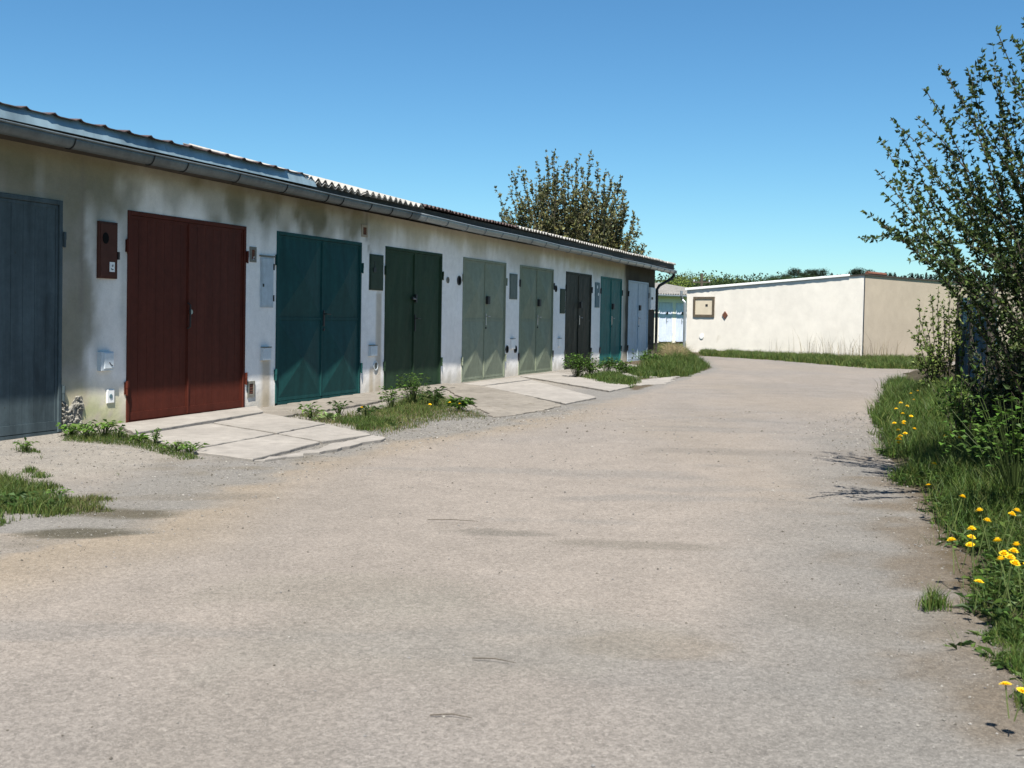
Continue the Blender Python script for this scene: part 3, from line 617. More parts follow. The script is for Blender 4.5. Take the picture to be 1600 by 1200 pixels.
# ---------------------------------------------------------------- foliage tools
class Leaves:
    def __init__(s): s.P = []; s.A = []; s.N = []; s.L = []; s.W = []; s.C = []
    def add(s, p, a, n, l, wd, c): s.P.append(p); s.A.append(a); s.N.append(n); s.L.append(l); s.W.append(wd); s.C.append(c)
    def arr(s, P, A, N, L, W, Cc): s.P += list(P); s.A += list(A); s.N += list(N); s.L += list(L); s.W += list(W); s.C += list(Cc)
    def data(s, fold=.12, curl=.15):
        P = np.array(s.P, float); A = np.array(s.A, float); N = np.array(s.N, float); L = np.array(s.L)[:, None]; W = np.array(s.W)[:, None]; Cc = np.array(s.C, float)
        A /= np.linalg.norm(A, axis=1, keepdims=True) + 1e-9; Sd = np.cross(A, N); Sd /= np.linalg.norm(Sd, axis=1, keepdims=True) + 1e-9; U = np.cross(Sd, A)
        v0 = P; v1 = P + A * L * .45 + Sd * W * .5 + U * L * fold; v2 = P + A * L - U * L * curl; v3 = P + A * L * .45 - Sd * W * .5 + U * L * fold; 
        V = np.stack([v0, v1, v2, v3], 1).reshape(-1, 3); n = len(P); i = np.arange(n)[:, None] * 4
        F = np.concatenate([i + np.array([[0, 1, 2]]), i + np.array([[0, 2, 3]])], 0); return V, F, np.repeat(Cc, 4, 0)
    def build(s, name, parent=None, m='leaf'):
        V, F, Cc = s.data(); return mesh_obj(name, V, F, M[m], parent, col=Cc)
def rv(): v = RNG.normal(size=3); return v / np.linalg.norm(v)
def tint(c, j=.25): return np.array(c) * .82 * (1 + RNG.uniform(-j, j)) * (1 + RNG.uniform(-.08, .08, 3))
def bez(a, b, c, t): return a * (1 - t) ** 2 + b * 2 * t * (1 - t) + c * t * t
def grow(stems, leafsz, cols, twigs=10, twl=(.2, .5), step=.035, per=3, wood=.012, start=.35, spread=.8, upb=.3, asp=.55, inner_k=1.0, sides=4):
    """stems: list of (root, ctrl, tip). returns wood mesh and leaves"""
    wd = MB(); lv = Leaves(); 
    def leafrun(pts, t0):
        for i in range(len(pts) - 1):
            a, b = pts[i], pts[i + 1]; L = np.linalg.norm(b - a); n = max(1, int(L / step)); d = (b - a) / (L + 1e-9)
            if i / (len(pts) - 1) < t0: continue
            for k in range(n):
                p = a + (b - a) * (k + RNG.random()) / n
                for q in range(per):
                    ax = d * .55 + rv() * .9 + np.array([0, 0, .15]); sz = leafsz * RNG.uniform(.55, 1.3)
                    lv.add(p, ax, rv() + np.array([0, 0, .6]), sz, sz * asp * RNG.uniform(.8, 1.2), tint(cols[RNG.integers(len(cols))], .35))
    for (r, c, t) in stems:
        r, c, t = map(lambda v: np.array(v, float), (r, c, t)); n = 10
        pts = [bez(r, c, t, k / n) + (rv() * .02 * np.linalg.norm(t - r) / 2 if 0 < k < n else 0) for k in range(n + 1)]
        wd.tube(pts, [wood * (1 - .85 * k / n) + .0015 for k in range(n + 1)], sides, False); leafrun(pts, start)
        L = np.linalg.norm(t - r)
        for q in range(twigs):
            f = RNG.uniform(start * .8, .97); i = min(n - 1, int(f * n)); p = pts[i] + (pts[i + 1] - pts[i]) * (f * n - i); d = pts[i + 1] - pts[i]; d /= np.linalg.norm(d) + 1e-9
            tl = RNG.uniform(*twl) * (1.25 - f * .7); dd = d * 1.0 + rv() * spread + np.array([0, 0, upb]); dd /= np.linalg.norm(dd)
            tp = [p, p + dd * tl * .5 + rv() * tl * .05, p + dd * tl + np.array([0, 0, upb * .25]) * tl + rv() * tl * .08]
            wd.tube(tp, [wood * .3, wood * .2, .001], 3, False); leafrun(tp, 0)
    return wd, lv

# ---------------------------------------------------------------- hawthorn-like bush on the right
GREEN = [(.045, .078, .02), (.062, .098, .024), (.032, .056, .017), (.09, .125, .032)]
tips = [(1556, 44, 7.4), (1590, 70, 7.2), (1478, 112, 8.0), (1512, 108, 7.6), (1540, 108, 7.5), (1445, 138, 7.8), (1466, 100, 8.2), (1392, 186, 8.8), (1432, 182, 8.0), (1383, 230, 8.9), (1408, 205, 8.2), (1368, 264, 8.7), (1380, 300, 6.7), (1366, 342, 8.6),
        (1378, 352, 6.7), (1432, 384, 6.6), (1450, 396, 7.8), (1500, 150, 7.4), (1560, 130, 7.8), (1585, 140, 7.2), (1430, 240, 8.0), (1450, 290, 7.8), (1420, 310, 6.8), (1470, 220, 7.6), (1480, 330, 7.9), (1600, 30, 7.6), (1640, 20, 7.5), (1620, 80, 7.0), (1530, 200, 7.2)]
stems = []
for (x, y, d) in tips:
    t = Q(x, y, d); r = Vector((4.15 + RNG.uniform(-.35, .5), 8.0 + RNG.uniform(-.7, .8), .1)); c = r.lerp(t, .55) + Vector((.12, 0, .1 + .15 * RNG.random())); stems.append((r, c, t))
for k in range(46):
    x = RNG.uniform(1450, 1760); y = RNG.uniform(130 + max(0, 1560 - x) * 1.3, 600 if x > 1570 else 400); d = RNG.uniform(6.9, 9.2); t = Q(x, y, d)
    r = Vector((RNG.uniform(4.3, 5.2), 8.1 + RNG.uniform(-.7, .8), .1)); c = r.lerp(t, .5) + Vector((.25, 0, .3)); stems.append((r, c, t))
b1 = empty('bush', (4.3, 8.0, .1), label='tall dark green bush with arching twigs of tiny leaves over the right roadside', cat='bush')
def place(o, wd, lv, wm='twig', lm='leaf', wname='branches', lname='foliage'):
    L = o.location; wo = wd.build(wname, M[wm], o); lo = lv.build(lname, o, lm)
    for q in (wo, lo): q.matrix_parent_inverse = Matrix.Translation(-L)
wd, lv = grow(stems, .038, GREEN, twigs=9, twl=(.2, .6), step=.036, per=4, wood=.008, start=.3)
place(b1, wd, lv)
# lower, denser undergrowth under it
def bushmass(name, label, cx, cy, rx, ry, hgt, n, leafsz, cols, z0=.1, cat='bush', group=None, twigs=6, step=.06, per=3):
    st = []
    for k in range(n):
        a = RNG.uniform(0, 2 * math.pi); q = math.sqrt(RNG.random()); tx, ty = cx + rx * q * math.cos(a), cy + ry * q * math.sin(a)
        tz = z0 + hgt * RNG.uniform(.45, 1) * (1 - .35 * q * q); r = Vector((cx + (tx - cx) * .6, cy + (ty - cy) * .6, z0)); t = Vector((tx, ty, tz)); st.append((r, r.lerp(t, .5) + Vector((0, 0, .15 * hgt)), t))
    o = empty(name, (cx, cy, z0), label=label, cat=cat, group=group); wd, lv = grow(st, leafsz, cols, twigs=twigs, twl=(.15, .4), step=step, per=per, wood=.008, start=.15); place(o, wd, lv); return o
DK = [(.03, .05, .014), (.02, .035, .012), (.03, .05, .016), (.04, .065, .02)]  # leaf greens darkened to carry the deep shade inside the bush
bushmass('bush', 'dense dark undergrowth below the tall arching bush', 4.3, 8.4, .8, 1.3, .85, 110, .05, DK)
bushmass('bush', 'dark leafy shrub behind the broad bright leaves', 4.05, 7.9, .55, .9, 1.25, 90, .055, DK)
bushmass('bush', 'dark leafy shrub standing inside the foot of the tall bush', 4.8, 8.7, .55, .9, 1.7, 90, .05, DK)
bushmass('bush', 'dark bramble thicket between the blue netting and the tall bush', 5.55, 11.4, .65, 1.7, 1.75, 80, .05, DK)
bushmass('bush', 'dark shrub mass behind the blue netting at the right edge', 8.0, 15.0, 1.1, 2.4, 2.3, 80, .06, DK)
bushmass('bush', 'tall unseen bush added outside the right edge to shade the undergrowth', 4.05, 6.2, .72, .9, 3.2, 120, .065, DK, step=.06)  # added out of view, its height casts shade on the visible undergrowth
bushmass('bush', 'lower unseen shading bush added beside the photographer', 4.4, 4.4, .8, 1.0, 2.4, 50, .065, DK, step=.08)  # second out-of-view bush, added with the tall one for shading
# young shrub with upright shoots against the beige wall
st = []
for (x, y) in ((1466, 447), (1482, 452), (1455, 462), (1497, 455), (1436, 478), (1432, 515), (1430, 545), (1445, 500), (1475, 480), (1500, 480), (1512, 470), (1450, 530), (1440, 570), (1470, 520), (1490, 510), (1460, 560)):
    d = RNG.uniform(15.8, 17.2); t = Q(x, y, d); r = Vector((t.x * .35 + 6.45 * .65, 16.5 + RNG.uniform(-.4, .4), .1)); st.append((r, Vector((t.x * .6 + 6.4 * .4, t.y, t.z * .45)), t))
o = empty('shrub', (6.5, 16.5, .1), label='young upright shrub with yellow green shoots in front of the beige wall', cat='shrub')
wd, lv = grow(st, .055, [(.13, .19, .04), (.1, .15, .035), (.17, .22, .06)], twigs=8, twl=(.2, .5), step=.06, per=3, wood=.012, start=.2); place(o, wd, lv)

# broad-leaved plant, bottom right
def leafy(name, label, base, n, ln, wdt, cols, cat='plant', group=None, stem=.3, spread=.6, flat=.3, m='leaf', per=1):
    o = empty(name, base, label=label, cat=cat, group=group); wd = MB(); lv = Leaves(); b = np.array(base)
    for k in range(n):
        a = RNG.uniform(0, 2 * math.pi); q = RNG.random(); d = np.array([math.cos(a) * spread * q, math.sin(a) * spread * q, stem * RNG.uniform(.5, 1.1)]); p = b + d
        wd.tube([b + d * [.25, .25, 0], b + d * [.6, .6, .6], p], [.0022, .002, .0015], 4, False)
        for j in range(per):
            ax = np.array([math.cos(a + RNG.normal(0, 1)), math.sin(a + RNG.normal(0, 1)), RNG.uniform(-.2, .5)]); l = ln * RNG.uniform(.6, 1.25)
            lv.add(p - np.array([0, 0, RNG.uniform(0, .5) * d[2]]) * (j > 0), ax, np.array([0, 0, 1]) + rv() * flat, l, l * wdt * RNG.uniform(.8, 1.2), tint(cols[RNG.integers(len(cols))], .25))
    wo = wd.build('stems', M['leaf'], o, col=np.tile([.06, .09, .025], (len(wd.v), 1))); lo = lv.build('leaves', o, m)
    for q_ in (wo, lo): q_.matrix_parent_inverse = Matrix.Translation(-Vector(base))
    return o
p = Q(1588, 655, 6.6); leafy('plant', 'broad bright green leaves hanging out of the dark bush at the right edge', (p.x, p.y, .25), 90, .05, .75, [(.08, .16, .025), (.06, .12, .022)], stem=.5, spread=.42, per=4)
LG = [(.1, .17, .03), (.07, .13, .025), (.13, .2, .04)]
p = G(1590, 590, .5); bushmass('shrub', 'light green leafy shoots in the shade beside the blue netting', 4.15, 9.9, .35, .5, .75, 12, .05, LG, cat='shrub')

# ---------------------------------------------------------------- netting fence
fn = empty('netting_fence', (5.6, 13.0, 0), math.atan2(4.0, 1.25), label='fence wrapped in crumpled blue netting sticking out of the bushes', cat='fence')
V = []; Fc = []; nx, nz_ = 90, 26
for i in range(nx + 1):
    for j in range(nz_ + 1):
        t = 4.3 * i / nx; z = .1 + 1.5 * j / nz_
        V.append((t, .07 * math.sin(t * 13 + .6 * math.sin(z * 4)) * (1 - .3 * z) + .03 * math.sin(t * 31 + z * 5) + random.uniform(-.01, .01), z - .04 * abs(math.sin(t * 2.2)) * j / nz_))
for i in range(nx):
    for j in range(nz_): a = i * (nz_ + 1) + j; Fc.append((a, a + nz_ + 1, a + nz_ + 2, a + 1))
mesh_obj('netting', V, Fc, M['bluenet'], fn)
for t in (-.08, 2.1, 4.3): MB().tube([(t, .05, -.1), (t, .05, .8), (t, .05, 1.62)], [.055, .05, .045], 8).build('post', M['timber_dark'], fn)
MB().tube([(-.08, .1, 1.5), (2.1, .1, 1.44), (4.3, .1, 1.5)], .012, 5).build('rail', M['timber_dark'], fn)

# ---------------------------------------------------------------- grass
def grass(name, pts, hmin, hmax, wd, cols, lean=.5, zf=None, seg=3, hs=1.0):
    n = len(pts); x, y = pts[:, 0], pts[:, 1]; z = zf(x, y) if zf else np.zeros(n)
    h = RNG.uniform(hmin, hmax, n) * (.25 + 1.5 * fbm(x * 3.2, y * 3.2, 44)) * hs; a = RNG.uniform(0, 2 * math.pi, n); l = RNG.uniform(.1, 1, n) * lean * h
    dx, dy = np.cos(a) * l, np.sin(a) * l; ps = RNG.uniform(0, math.pi, n); wx, wy = np.cos(ps) * wd / 2, np.sin(ps) * wd / 2
    V = []; 
    for k in range(seg + 1):
        f = k / seg; px = x + dx * f * f; py = y + dy * f * f; pz = z + h * (f - .25 * f * f * lean) - .01; ww = (1 - f) ** .7
        if k < seg: V += [np.stack([px - wx * ww, py - wy * ww, pz], 1), np.stack([px + wx * ww, py + wy * ww, pz], 1)]
        else: V += [np.stack([px, py, pz], 1)]
    m = 2 * seg + 1; V = np.stack(V, 1).reshape(-1, 3); i = np.arange(n)[:, None] * m
    F = [list(map(int, r)) for k in range(seg - 1) for r in (i + np.array([[2 * k, 2 * k + 1, 2 * k + 3, 2 * k + 2]]))] + [list(map(int, r)) for r in (i + np.array([[2 * seg - 2, 2 * seg - 1, 2 * seg]]))]
    cc = np.array(cols)[RNG.integers(len(cols), size=n)] * [.7, .68, .7] * RNG.uniform(.65, 1.3, (n, 1)) * (.75 + .5 * fbm(x * 1.7, y * 1.7, 61))[:, None]
    o = mesh_obj(name, V, F, M['leaf'], col=np.repeat(cc, m, 0)); tag(o, kind='stuff'); return o
GR = [(.07, .13, .025), (.09, .16, .03), (.05, .1, .02), (.13, .16, .04)]
YG = [(.16, .19, .05), (.11, .16, .035), (.2, .18, .08), (.09, .13, .03)]
# right verge: thin near its edge, thick behind
q = sample_poly([p + Vector((-.28, 0, 0)) for p in ROAD_R] + [Vector((9, 34, 0)), Vector((7.5, 22, 0)), Vector((5.2, 9, 0)), Vector((4.2, 4, 0)), Vector((3.2, 1.5, 0))], 230000)
d = np.where(inpoly(q[:, 0], q[:, 1], VERGE), 1, -1) * dist_pl(q[:, 0], q[:, 1], ROAD_R) + (fbm(q[:, 0] * 1.3, q[:, 1] * 1.3, 77) - .5) * .5; near = q[:, 1]
keepp = RNG.random(len(q)) < np.clip(ss(-.08, .2, d + (fbm(q[:, 0] * 3.6, q[:, 1] * 3.6, 71) - .5) * .5) , 0, 1) * np.clip(9 / near, .35, 1) * (near > 2.2)
q = q[keepp]; d = d[keepp]
m1 = q[:, 1] < 6.2
grass('verge_grass', q[~m1 & (q[:, 1] < 12)], .09, .24, .006, GR, .7, verge_h)['label'] = 'lush grass on the right verge'
grass('verge_grass', q[m1], .05, .18, .0045, GR, .9, verge_h)
qq = q[(q[:, 1] < 14) & (RNG.random(len(q)) < .4)]; lvv = Leaves(); zz_ = verge_h(qq[:, 0], qq[:, 1])
for i in range(len(qq)):
    aa = RNG.uniform(0, 6.28); lvv.add((qq[i, 0], qq[i, 1], zz_[i] + RNG.uniform(.004, .06)), (math.cos(aa), math.sin(aa), RNG.uniform(0, .8)), (RNG.normal(0, .3), RNG.normal(0, .3), 1), RNG.uniform(.025, .08), RNG.uniform(.012, .03), tint([(.06, .11, .02), (.09, .15, .03), (.04, .08, .02)][RNG.integers(3)], .3))
tag(lvv.build('ground_cover'), kind='stuff')
grass('verge_grass', q[q[:, 1] >= 12], .1, .3, .012, GR, .7, verge_h, 2)
def patch(px, n, h0, h1, wd, cols, lean=.7, name='grass', zf=None, thin=.0, seg=2):
    P = pl(*px); n = int(n * 1.4); q = sample_poly(P, n); d = dist_pl(q[:, 0], q[:, 1], P, True)
    k = RNG.random(n) < ss(-.02, max(.06, .25 + thin), d + (fbm(q[:, 0] * 4.2, q[:, 1] * 4.2, 81) - .5) * (.6 if thin >= 0 else .05)); return grass(name, q[k], h0, h1, wd, cols, lean, zf, seg, hs=.35 + .65 * ss(0, .12, d[k]))
patch([(-60, 740), (40, 744), (110, 760), (140, 790), (110, 806), (40, 812), (-60, 835)], 15000, .02, .1, .006, GR + YG[:1], thin=.2)
patch([(60, 765), (190, 778), (180, 800), (60, 808)], 3500, .015, .06, .005, YG)
patch([(15, 730), (60, 728), (92, 742), (60, 750), (25, 742)], 2200, .03, .08, .006, GR)
patch([(10, 690), (50, 698), (82, 716), (60, 716), (20, 706)], 1300, .03, .09, .006, GR)
patch([(140, 724), (170, 728), (190, 742), (160, 738)], 500, .02, .07, .006, YG)
patch([(200, 736), (225, 738), (222, 746), (204, 744)], 250, .02, .05, .006, YG)
patch([(250, 690), (310, 700), (318, 716), (280, 712)], 1200, .03, .11, .006, GR + YG)
patch([(430, 640), (520, 645), (600, 632), (650, 616), (720, 628), (780, 655), (700, 658), (640, 675), (600, 682), (520, 668), (450, 658)], 13000, .015, .07, .007, YG + [(.22, .19, .1)] + GR[:1], thin=.25)
patch([(560, 640), (600, 632), (660, 612), (730, 630), (680, 648), (600, 658)], 8000, .03, .12, .007, GR + YG, thin=.15)
patch([(500, 655), (560, 650), (640, 660), (560, 676)], 5000, .03, .1, .007, GR)
patch([(900, 590), (960, 583), (1010, 598), (985, 606), (940, 600)], 6000, .05, .16, .012, GR)
patch([(955, 578), (1000, 578), (1055, 582), (1050, 590), (1000, 592)], 7000, .06, .2, .012, GR)
patch([(1018, 566), (985, 578), (1030, 590), (1080, 588), (1114, 575), (1085, 556), (1076, 547), (1040, 541), (1018, 545)], 34000, .1, .3, .014, GR + YG[1:2], .7, zf=mound_h)
STRAW = [(.36, .3, .16), (.3, .25, .13)]
patch([(1025, 562), (1040, 548), (1068, 552), (1075, 572), (1040, 574)], 3500, .25, .6, .012, STRAW, 1.5, 'dry_grass', zf=mound_h)
patch([(1085, 543), (1200, 547), (1352, 558), (1470, 564), (1480, 578), (1350, 575), (1200, 562), (1095, 556)], 50000, .07, .24, .018, GR + YG[:1], .8)
patch([(1120, 545), (1250, 549), (1340, 556), (1420, 562), (1340, 566), (1200, 556)], 500, .5, 1.0, .012, STRAW + [(.1, .08, .05)], .5, 'tall_dry_stalks')
patch([(1425, 940), (1480, 932), (1490, 952), (1440, 955)], 700, .07, .17, .005, GR, name='grass_tuft', thin=-.15)
patch([(1500, 960), (1600, 950), (1640, 1010), (1560, 1010)], 3200, .04, .14, .005, GR)
patch([(1530, 1020), (1660, 1010), (1680, 1120), (1590, 1110)], 2600, .03, .12, .005, GR)

patch([(92, 676), (190, 676), (250, 690), (322, 716), (285, 718), (200, 696), (95, 688)], 3500, .02, .08, .005, GR + YG[:1], thin=-.2)
# ---------------------------------------------------------------- weeds
WG = [(.1, .2, .03), (.08, .16, .025), (.13, .22, .04)]
DG = [(.04, .08, .02), (.055, .1, .025)]
def weed(px, py, label, n=16, ln=.1, wdt=.4, cols=WG, stem=.12, spread=.12, per=1, flat=.5, dz=0): p = G(px, py); return leafy('weed', label, (p.x, p.y, .01), int(n * 1.7), ln * (.55 if py > 670 else .68), wdt, cols, 'weed', None, stem * (.6 if py > 670 else 1), spread, flat, per=per)
weed(112, 681, 'broad leaved weed in front of the rubble patch, leftmost of the green strip', 26, .11, .7, stem=.14, spread=.16)
weed(138, 684, 'bright leafy weed in the strip below the switch box', 28, .11, .7, stem=.16, spread=.16)
weed(163, 682, 'leafy weed with a tall shoot beside the red door corner', 26, .11, .55, stem=.2, spread=.13)
weed(184, 686, 'dark folded weed at the bottom corner of the red door', 12, .12, .5, DG, .16, .07)
weed(218, 692, 'spiky rosette with thin stalks on the concrete before the red door', 20, .15, .2, stem=.08, spread=.06)
weed(243, 694, 'small feathery weed right of the spiky rosette', 14, .06, .4, stem=.2, spread=.04, per=3)
weed(276, 706, 'low leafy weed at the slab corner, nearer one', 24, .08, .5, stem=.11, spread=.15)
weed(298, 708, 'low leafy weed with a dark seed head at the slab corner, right one', 20, .1, .3, stem=.1, spread=.12)
weed(40, 704, 'upright leafy weed on the dirt in front of the slate blue door', 14, .1, .45, stem=.1, spread=.08)
weed(20, 790, 'dark leafy weed in the grass at the left edge', 30, .09, .6, DG, .08, .2); weed(70, 795, 'dark weed rosette at the edge of the left grass', 16, .09, .5, DG, .05, .1)
weed(92, 775, 'single bright weed in the right part of the left grass', 12, .07, .6, WG, .05, .08)
weed(487, 655, 'upright bright weed in front of the blue green door', 18, .12, .35, stem=.14, spread=.12)
weed(512, 657, 'flat pale weed in front of the blue green door', 18, .12, .5, [(.2, .28, .1)], .05, .18)
weed(530, 650, 'dark weed clump below the middle of the blue green door', 24, .11, .35, DG, .14, .15)
weed(645, 634, 'tall bushy weed in front of the olive door', 40, .08, .4, WG + DG, .38, .22, per=4)
weed(612, 640, 'thin weed left of the tall bushy one before the olive door', 20, .09, .3, WG, .26, .15, per=3)
weed(678, 636, 'dark upright weed right of the tall bushy one', 26, .13, .25, DG, .22, .15, per=2)
weed(718, 642, 'dandelion leaf rosette at the right end of the weed patch', 34, .16, .25, DG + WG, .12, .14, per=2)
weed(575, 652, 'dark rosette with a yellow flower left of the tall weed', 20, .12, .3, DG, .1, .12)
weed(615, 668, 'small dark rosette near the gravel edge', 12, .08, .3, DG, .03, .08)
for (x, y, lb, n_, h_, sp_) in ((902, 590, 'bright nettle clump hiding the foot of the black door', 60, .55, .34), (922, 590, 'smaller nettle clump right of the bright one', 34, .4, .24), (950, 583, 'leafy weed bush left of the small slab before the turquoise door', 44, .38, .3), (968, 584, 'low weed bush beside the small slab', 36, .3, .26), (1008, 570, 'dark weed bush at the foot of the pale blue door', 50, .42, .38), (1025, 574, 'dark weed bush where the row ends', 40, .36, .36)):
    weed(x, y, lb, n_, .09, .5, WG[:2] + DG, h_ * .8, sp_, per=6)
for (x, y, d_, h_) in ((1060, 545, 41, .9),): pass

# dandelions --------------------------------------------
def dandelion():
    r = empty('dandelion', (0, 0, 0)); MB().tube([(0, 0, 0), (.01, 0, .5), (0, 0, .96)], .018, 5, False).build('stem', M['leaf'], r, col=np.tile([.12, .16, .05], (15, 1)))
    m = MB(); n = 16
    for ring, (rr, zz, wd_) in enumerate(((.19, .97, .07), (.14, 1.0, .06), (.08, 1.03, .05))):
        for k in range(n):
            a = 2 * math.pi * (k + ring * .4) / n; ca, sa = math.cos(a), math.sin(a)
            m.add([(.02 * ca, .02 * sa, .96), (rr * .6 * ca - wd_ * .5 * sa, rr * .6 * sa + wd_ * .5 * ca, zz), (rr * ca, rr * sa, zz + .01), (rr * .6 * ca + wd_ * .5 * sa, rr * .6 * sa - wd_ * .5 * ca, zz)], [(0, 1, 2, 3)])
    m.build('flower_head', M['petal'], r); return r
dd0 = dandelion(); used = [False]
def put_dand(x, y, h, label, group, zg=.08, sc=1.0):
    p = G(x, y, zg + h); 
    if not used[0]: r = dd0; used[0] = True
    else:
        r = dd0.copy(); C.objects.link(r)
        for ch in dd0.children: c = ch.copy(); C.objects.link(c); c.parent = r
    r.location = (p.x, p.y, zg); r.scale = (.115 * sc, .115 * sc, h); r.rotation_euler = (random.uniform(-.25, .35), random.uniform(-.3, .3), random.uniform(0, 6.3)); tag(r, label, 'dandelion', group)
for (x, y, lb) in ((1547, 796, 'dandelion left of the close pair above the near clump'), (1563, 798, 'left dandelion of the close pair above the near clump'), (1573, 794, 'right dandelion of the close pair above the near clump'), (1528, 810, 'dandelion below left of the close pair, in the near grass'), (1523, 825, 'dandelion halfway between the close pair and the four at the road edge')): put_dand(x, y, .2, lb, 'dandelions above the near clump', .1)
for (x, y, lb) in ((1505, 834, 'topmost dandelion of the four beside the road edge'), (1502, 841, 'middle dandelion of the four beside the road edge'), (1492, 843, 'leftmost dandelion of the four, nearest the road'), (1523, 846, 'rightmost dandelion of the four beside the road edge')): put_dand(x, y, .16, lb, 'dandelions left of the near clump', .06)
for (x, y, lb) in ((1573, 843, 'highest dandelion of the dense near clump'), (1561, 858, 'dandelion at the upper left of the dense near clump'), (1573, 857, 'dandelion just under the highest one of the dense near clump'), (1576, 866, 'dandelion in the very middle of the dense near clump'), (1563, 869, 'dandelion at the lower left of the dense near clump'), (1583, 873, 'lowest dandelion of the dense near clump'), (1597, 851, 'upper dandelion cut by the right picture edge'), (1598, 875, 'lower dandelion cut by the right picture edge')): put_dand(x, y, .2, lb, 'dandelions in the near clump', .1)
put_dand(1524, 907, .12, 'lone dandelion below the near clump at the road edge', None, .05)
for (x, y) in ((1578, 1070), (1586, 1074)): put_dand(x, y, .1, 'dandelion of the low pair near the bottom right corner', 'low dandelion pair', .04)
for (x, y) in ((1479, 680), (1493, 674), (1492, 682)): put_dand(x, y, .22, 'dandelion of the trio shining in the dark shade under the bush', 'dandelion trio in the shade', .1)
put_dand(1452, 722, .15, 'lone dandelion in shaded grass beside the branch shadows', None); put_dand(1491, 772, .18, 'lone dandelion just above the tall near grass', None); put_dand(1455, 757, .1, 'faint low dandelion between two lone ones', None)
for (x, y) in ((1410, 628), (1415, 632), (1427, 624), (1403, 638), (1412, 645), (1421, 648), (1400, 660), (1408, 671), (1418, 675), (1405, 684), (1403, 689), (1424, 614), (1433, 610), (1407, 660), (1415, 658), (1410, 680), (1423, 668), (1400, 684)):
    put_dand(x + random.uniform(-2, 2), y, .18, 'yellow dandelion in the long cluster along the far road edge', 'dandelions along the far verge', .06, 1.15)
for (x, y) in ((566, 636), (670, 630), (706, 628), (722, 630)): put_dand(x, y, .14, 'dandelion flower in the weeds before the olive door', 'dandelions by the garages', .02)

# ---------------------------------------------------------------- tree behind the row
OL = [(.17, .17, .08), (.13, .135, .045), (.085, .09, .035), (.17, .155, .05), (.08, .085, .04), (.22, .21, .11), (.12, .13, .08)]
TY = 46.0; XT = [(RNG.uniform(790, 998), RNG.uniform(262, 400)) for _ in range(130)]; XT = [(x, y) for x, y in XT if ((x - 895) / 108) ** 2 + ((y - 385) / 135) ** 2 < 1]; tb = Vector((Q(893, 480, TY).x, TY, -.3)); st = []
for (x, y) in ((865, 238), (855, 250), (900, 246), (920, 243), (935, 262), (957, 276), (970, 276), (978, 300), (992, 337), (1000, 352), (1008, 384), (1002, 398), (800, 270), (817, 266), (840, 258), (796, 292), (781, 303), (780, 332), (779, 345),
               (880, 262), (890, 258), (910, 262), (945, 300), (960, 310), (830, 290), (850, 280), (870, 290), (900, 300), (925, 300), (985, 372), (815, 320), (835, 330), (950, 350), (970, 365), (990, 400), (800, 360), (860, 340), (890, 350), (920, 340), (975, 330), (845, 300), (875, 310), (935, 320), (805, 300), (825, 305), (965, 345), (955, 390), (930, 380), (905, 385), (870, 380), (840, 370), (815, 350)) + tuple(XT):
    d = TY + RNG.uniform(-1.8, 1.8); t = Q(x, y, d); r = tb + Vector((RNG.uniform(-.5, .5), RNG.uniform(-.5, .5), RNG.uniform(.8, 2.2))); c = Vector((r.x + (t.x - r.x) * .8, r.y + (t.y - r.y) * .8, r.z + (t.z - r.z) * .45)); st.append((r, c, t))
tr = empty('tree', tb, label='big olive brown spring tree with upright fanning branches behind the garage roof', cat='tree')
wd, lv = grow(st, .125, OL, twigs=18, twl=(.4, 1.1), step=.115, per=4, wood=.03, start=.2, spread=.9, upb=.5, asp=.6, sides=5)
MBt = MB().tube([tb, tb + Vector((0, 0, 1.2)), tb + Vector((.1, 0, 2.4))], [.38, .3, .24], 10); to = MBt.build('trunk', M['bark'], tr); to.matrix_parent_inverse = Matrix.Translation(-tb)
place(tr, wd, lv, 'bark', 'leaf_far', 'limbs', 'crown')

# ---------------------------------------------------------------- far trees
def copy_thing(o, loc, sc, rz, label, group):
    r = o.copy(); C.objects.link(r); r.location = loc; r.scale = sc; r.rotation_euler = (0, 0, rz); tag(r, label, None, group)
    for ch in o.children: c = ch.copy(); C.objects.link(c); c.parent = r
    return r
def far_broad(cols, seed):                          # 1 unit high
    o = empty('broadleaf_tree', (0, 0, 0), cat='tree'); MB().tube([(0, 0, 0), (0, 0, .4)], [.03, .015], 6).build('trunk', M['bark'], o); lv = Leaves()
    cl = [(RNG.normal(0, .15), RNG.normal(0, .15), RNG.uniform(.3, .78), RNG.uniform(.14, .24)) for _ in range(40)]
    for k in range(9000):
        c = cl[RNG.integers(len(cl))]; v = rv(); p = np.array(c[:3]) + v * c[3] * RNG.uniform(.7, 1.05); lv.add(p, rv(), v + rv() * .5, 0.024, .017, tint(cols[RNG.integers(len(cols))], .3))
    lv.build('crown', o, 'leaf_far'); return o
